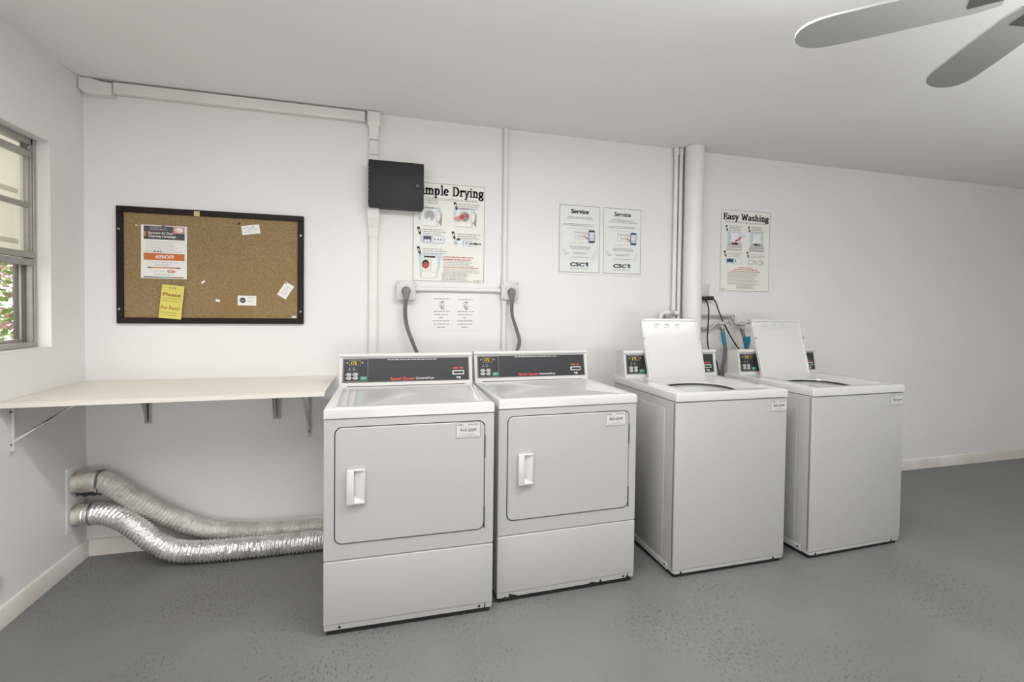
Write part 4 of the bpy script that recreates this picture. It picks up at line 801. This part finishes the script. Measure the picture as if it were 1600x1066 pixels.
def bcord(par, plug, path):
    t = under(par, 'power_cord', plug); o = Vector(plug)
    mb = MB(); mb.box((-.022, -.036, -.014), (.022, 0, .014), BLACKC, .005); mb.build('plug', t)
    mb = MB(); mb.tube(spline([Vector(q)-o for q in path], 10), .0048, BLACKC, 10); mb.build('cable', t)
bcord(W1, (3.668, -.012, 1.402), [(3.675, -.04, 1.39), (3.692, -.05, 1.33), (3.690, -.05, 1.22), (3.680, -.06, 1.10), (3.685, -.08, 1.03), (3.66, -.2, .95), (3.64, -.27, .8)])
bcord(W2, (3.715, -.012, 1.404), [(3.715, -.04, 1.41), (3.740, -.055, 1.385), (3.775, -.06, 1.30), (3.812, -.07, 1.22), (3.86, -.08, 1.13), (3.915, -.10, 1.045), (3.97, -.2, .95), (3.98, -.27, .8)])
def faucet(label, x, z, pz, px0, elbow):
    t = thing('water_faucet', label, 'faucet', (x, -.05, z), 0, 'washer supply faucets'); o = Vector((x, -.05, z))
    mb = MB()
    if elbow: mb.tube(spline([Vector((px0, -.03, pz))-o, Vector((x-.075, -.03, pz))-o, Vector((x-.045, -.035, pz+.025))-o, Vector((x-.03, -.045, z))-o, Vector((x, -.06, z))-o], 8), .0105, VALVE, 12)
    else: mb.tube([Vector((px0, -.03, pz))-o, Vector((x-.05, -.03, pz))-o], .0095, VALVE, 12); mb.cyl(Vector((x-.055, -.03, pz+.012))-o, Vector((x-.055, -.03, pz-.014))-o, .014, VALVE, 12); mb.tube(spline([Vector((x-.055, -.03, pz-.01))-o, Vector((x-.045, -.035, z+.02))-o, Vector((x-.025, -.045, z))-o, Vector((x, -.06, z))-o], 8), .0115, VALVE, 12)
    mb.build('pipe', t)
    mb = MB(); mb.cyl((-.012, -.008, .004), (.014, -.03, .002), .016, VALVE, 14); mb.cyl((0, -.015, .01), (-.002, -.02, -.035), .013, VALVE, 14); mb.cyl((-.001, -.019, -.028), (-.002, -.021, -.042), .0165, ZINC, 8); mb.build('valve_body', t)
    mb = MB(); c = Vector((.042, -.045, .012)); mb.cyl((.012, -.026, .004), c, .006, VALVE, 10)
    nn = Vector((.7, -.6, .3)).normalized(); u = nn.cross(Vector((0, 0, 1))).normalized(); v = nn.cross(u); ring = [c+(u*math.cos(2*PI*k/24)+v*math.sin(2*PI*k/24))*(.024+.003*math.cos(6*2*PI*k/24)) for k in range(25)]
    mb.tube(ring, .0045, VALVE, 8, cap=False)
    for k in range(3): a = 2*PI*k/3; mb.tube([c, c+(u*math.cos(a)+v*math.sin(a))*.024], .0035, VALVE, 6)
    mb.build('handwheel', t)
faucet('painted water faucet nearer the thick pipe, above the gap between the washers', 3.795, 1.222, 1.185, 3.65, True)
faucet('painted water faucet farther from the thick pipe, behind the rightmost washer', 3.965, 1.218, 1.277, 3.65, False)
t = thing('fill_hose', 'grey hose with a blue sleeve dropping between the two washers', 'hose', (3.792, -.071, 1.18)); o = Vector((3.792, -.071, 1.18))
mb = MB(); mb.tube(spline([Vector(q)-o for q in [(3.792, -.071, 1.18), (3.802, -.075, 1.13), (3.812, -.08, 1.06), (3.805, -.085, .98), (3.785, -.09, .9), (3.77, -.1, .7)]], 8), .0125, HOSE, 12); mb.build('tube', t)
mb = MB(); mb.tube([Vector(q)-o for q in [(3.794, -.072, 1.165), (3.802, -.075, 1.13), (3.810, -.0785, 1.075)]], .0145, BLUEW, 12); mb.build('sleeve', t)
t = thing('fill_hose', 'grey hose with a blue paper tag behind the rightmost washer', 'hose', (3.962, -.071, 1.175)); o = Vector((3.962, -.071, 1.175))
mb = MB(); mb.tube(spline([Vector(q)-o for q in [(3.962, -.071, 1.175), (3.975, -.08, 1.12), (3.985, -.09, 1.05), (3.99, -.12, .95), (3.99, -.15, .8)]], 8), .0125, HOSE, 12); mb.build('tube', t)
mb = MB(); mb.add([(-.006, -.03, -.045), (.046, -.034, -.042), (.042, -.036, -.085), (.034, -.030, -.125), (.006, -.028, -.13)], [(0, 1, 2, 3, 4)], BLUEW); mb.add([(-.006, -.026, -.045), (.006, -.024, -.13), (.034, -.026, -.125), (.042, -.032, -.085), (.046, -.030, -.042)], [(0, 1, 2, 3, 4)], BLUEW); mb.build('tag', t)

# ================================================================ ceiling fan
t = thing('ceiling_fan', 'grey ceiling fan whose blades reach in at the top right corner', 'ceiling fan', (3.22, -2.26, 2.2))
mb = MB(); mb.cyl((0, 0, .035), (0, 0, H-2.2-.04), .013, FANH, 14); mb.build('downrod', t)
mb = MB(); mb.cyl((0, 0, H-2.2-.06), (0, 0, H-2.2-.001), .045, FANH, 24, r2=.07); mb.build('canopy', t)
mb = MB(); mb.cyl((0, 0, -.06), (0, 0, .05), .11, FANH, 32, bev=.02); mb.build('motor_housing', t)
for k in range(5):
    a = R(134+72*k); u = Vector((math.cos(a), math.sin(a), 0)); v = Vector((-math.sin(a), math.cos(a), 0)); pit = .2
    mb = MB(); prof = []
    for s_, wd in ((.16, .05), (.22, .062), (.45, .068), (.57, .068), (.61, .064), (.64, .054), (.66, .040), (.672, .022), (.676, .004)): prof.append((s_, wd))
    pts = [(s_, wd) for s_, wd in prof]+[(s_, -wd) for s_, wd in prof[::-1]]
    P = lambda s_, q, z: u*s_+v*q+Vector((0, 0, z+q*pit))
    mb.prism([P(s_, q, -.004) for s_, q in pts], (0, 0, .007), FANM); bl = mb.build('blade', t)
    mb = MB(); mb.prism([P(.09, -.018, -.008), P(.24, -.03, -.008), P(.24, .03, -.008), P(.09, .018, -.008)], (0, 0, .004), FANH); mb.build('blade_arm', bl)
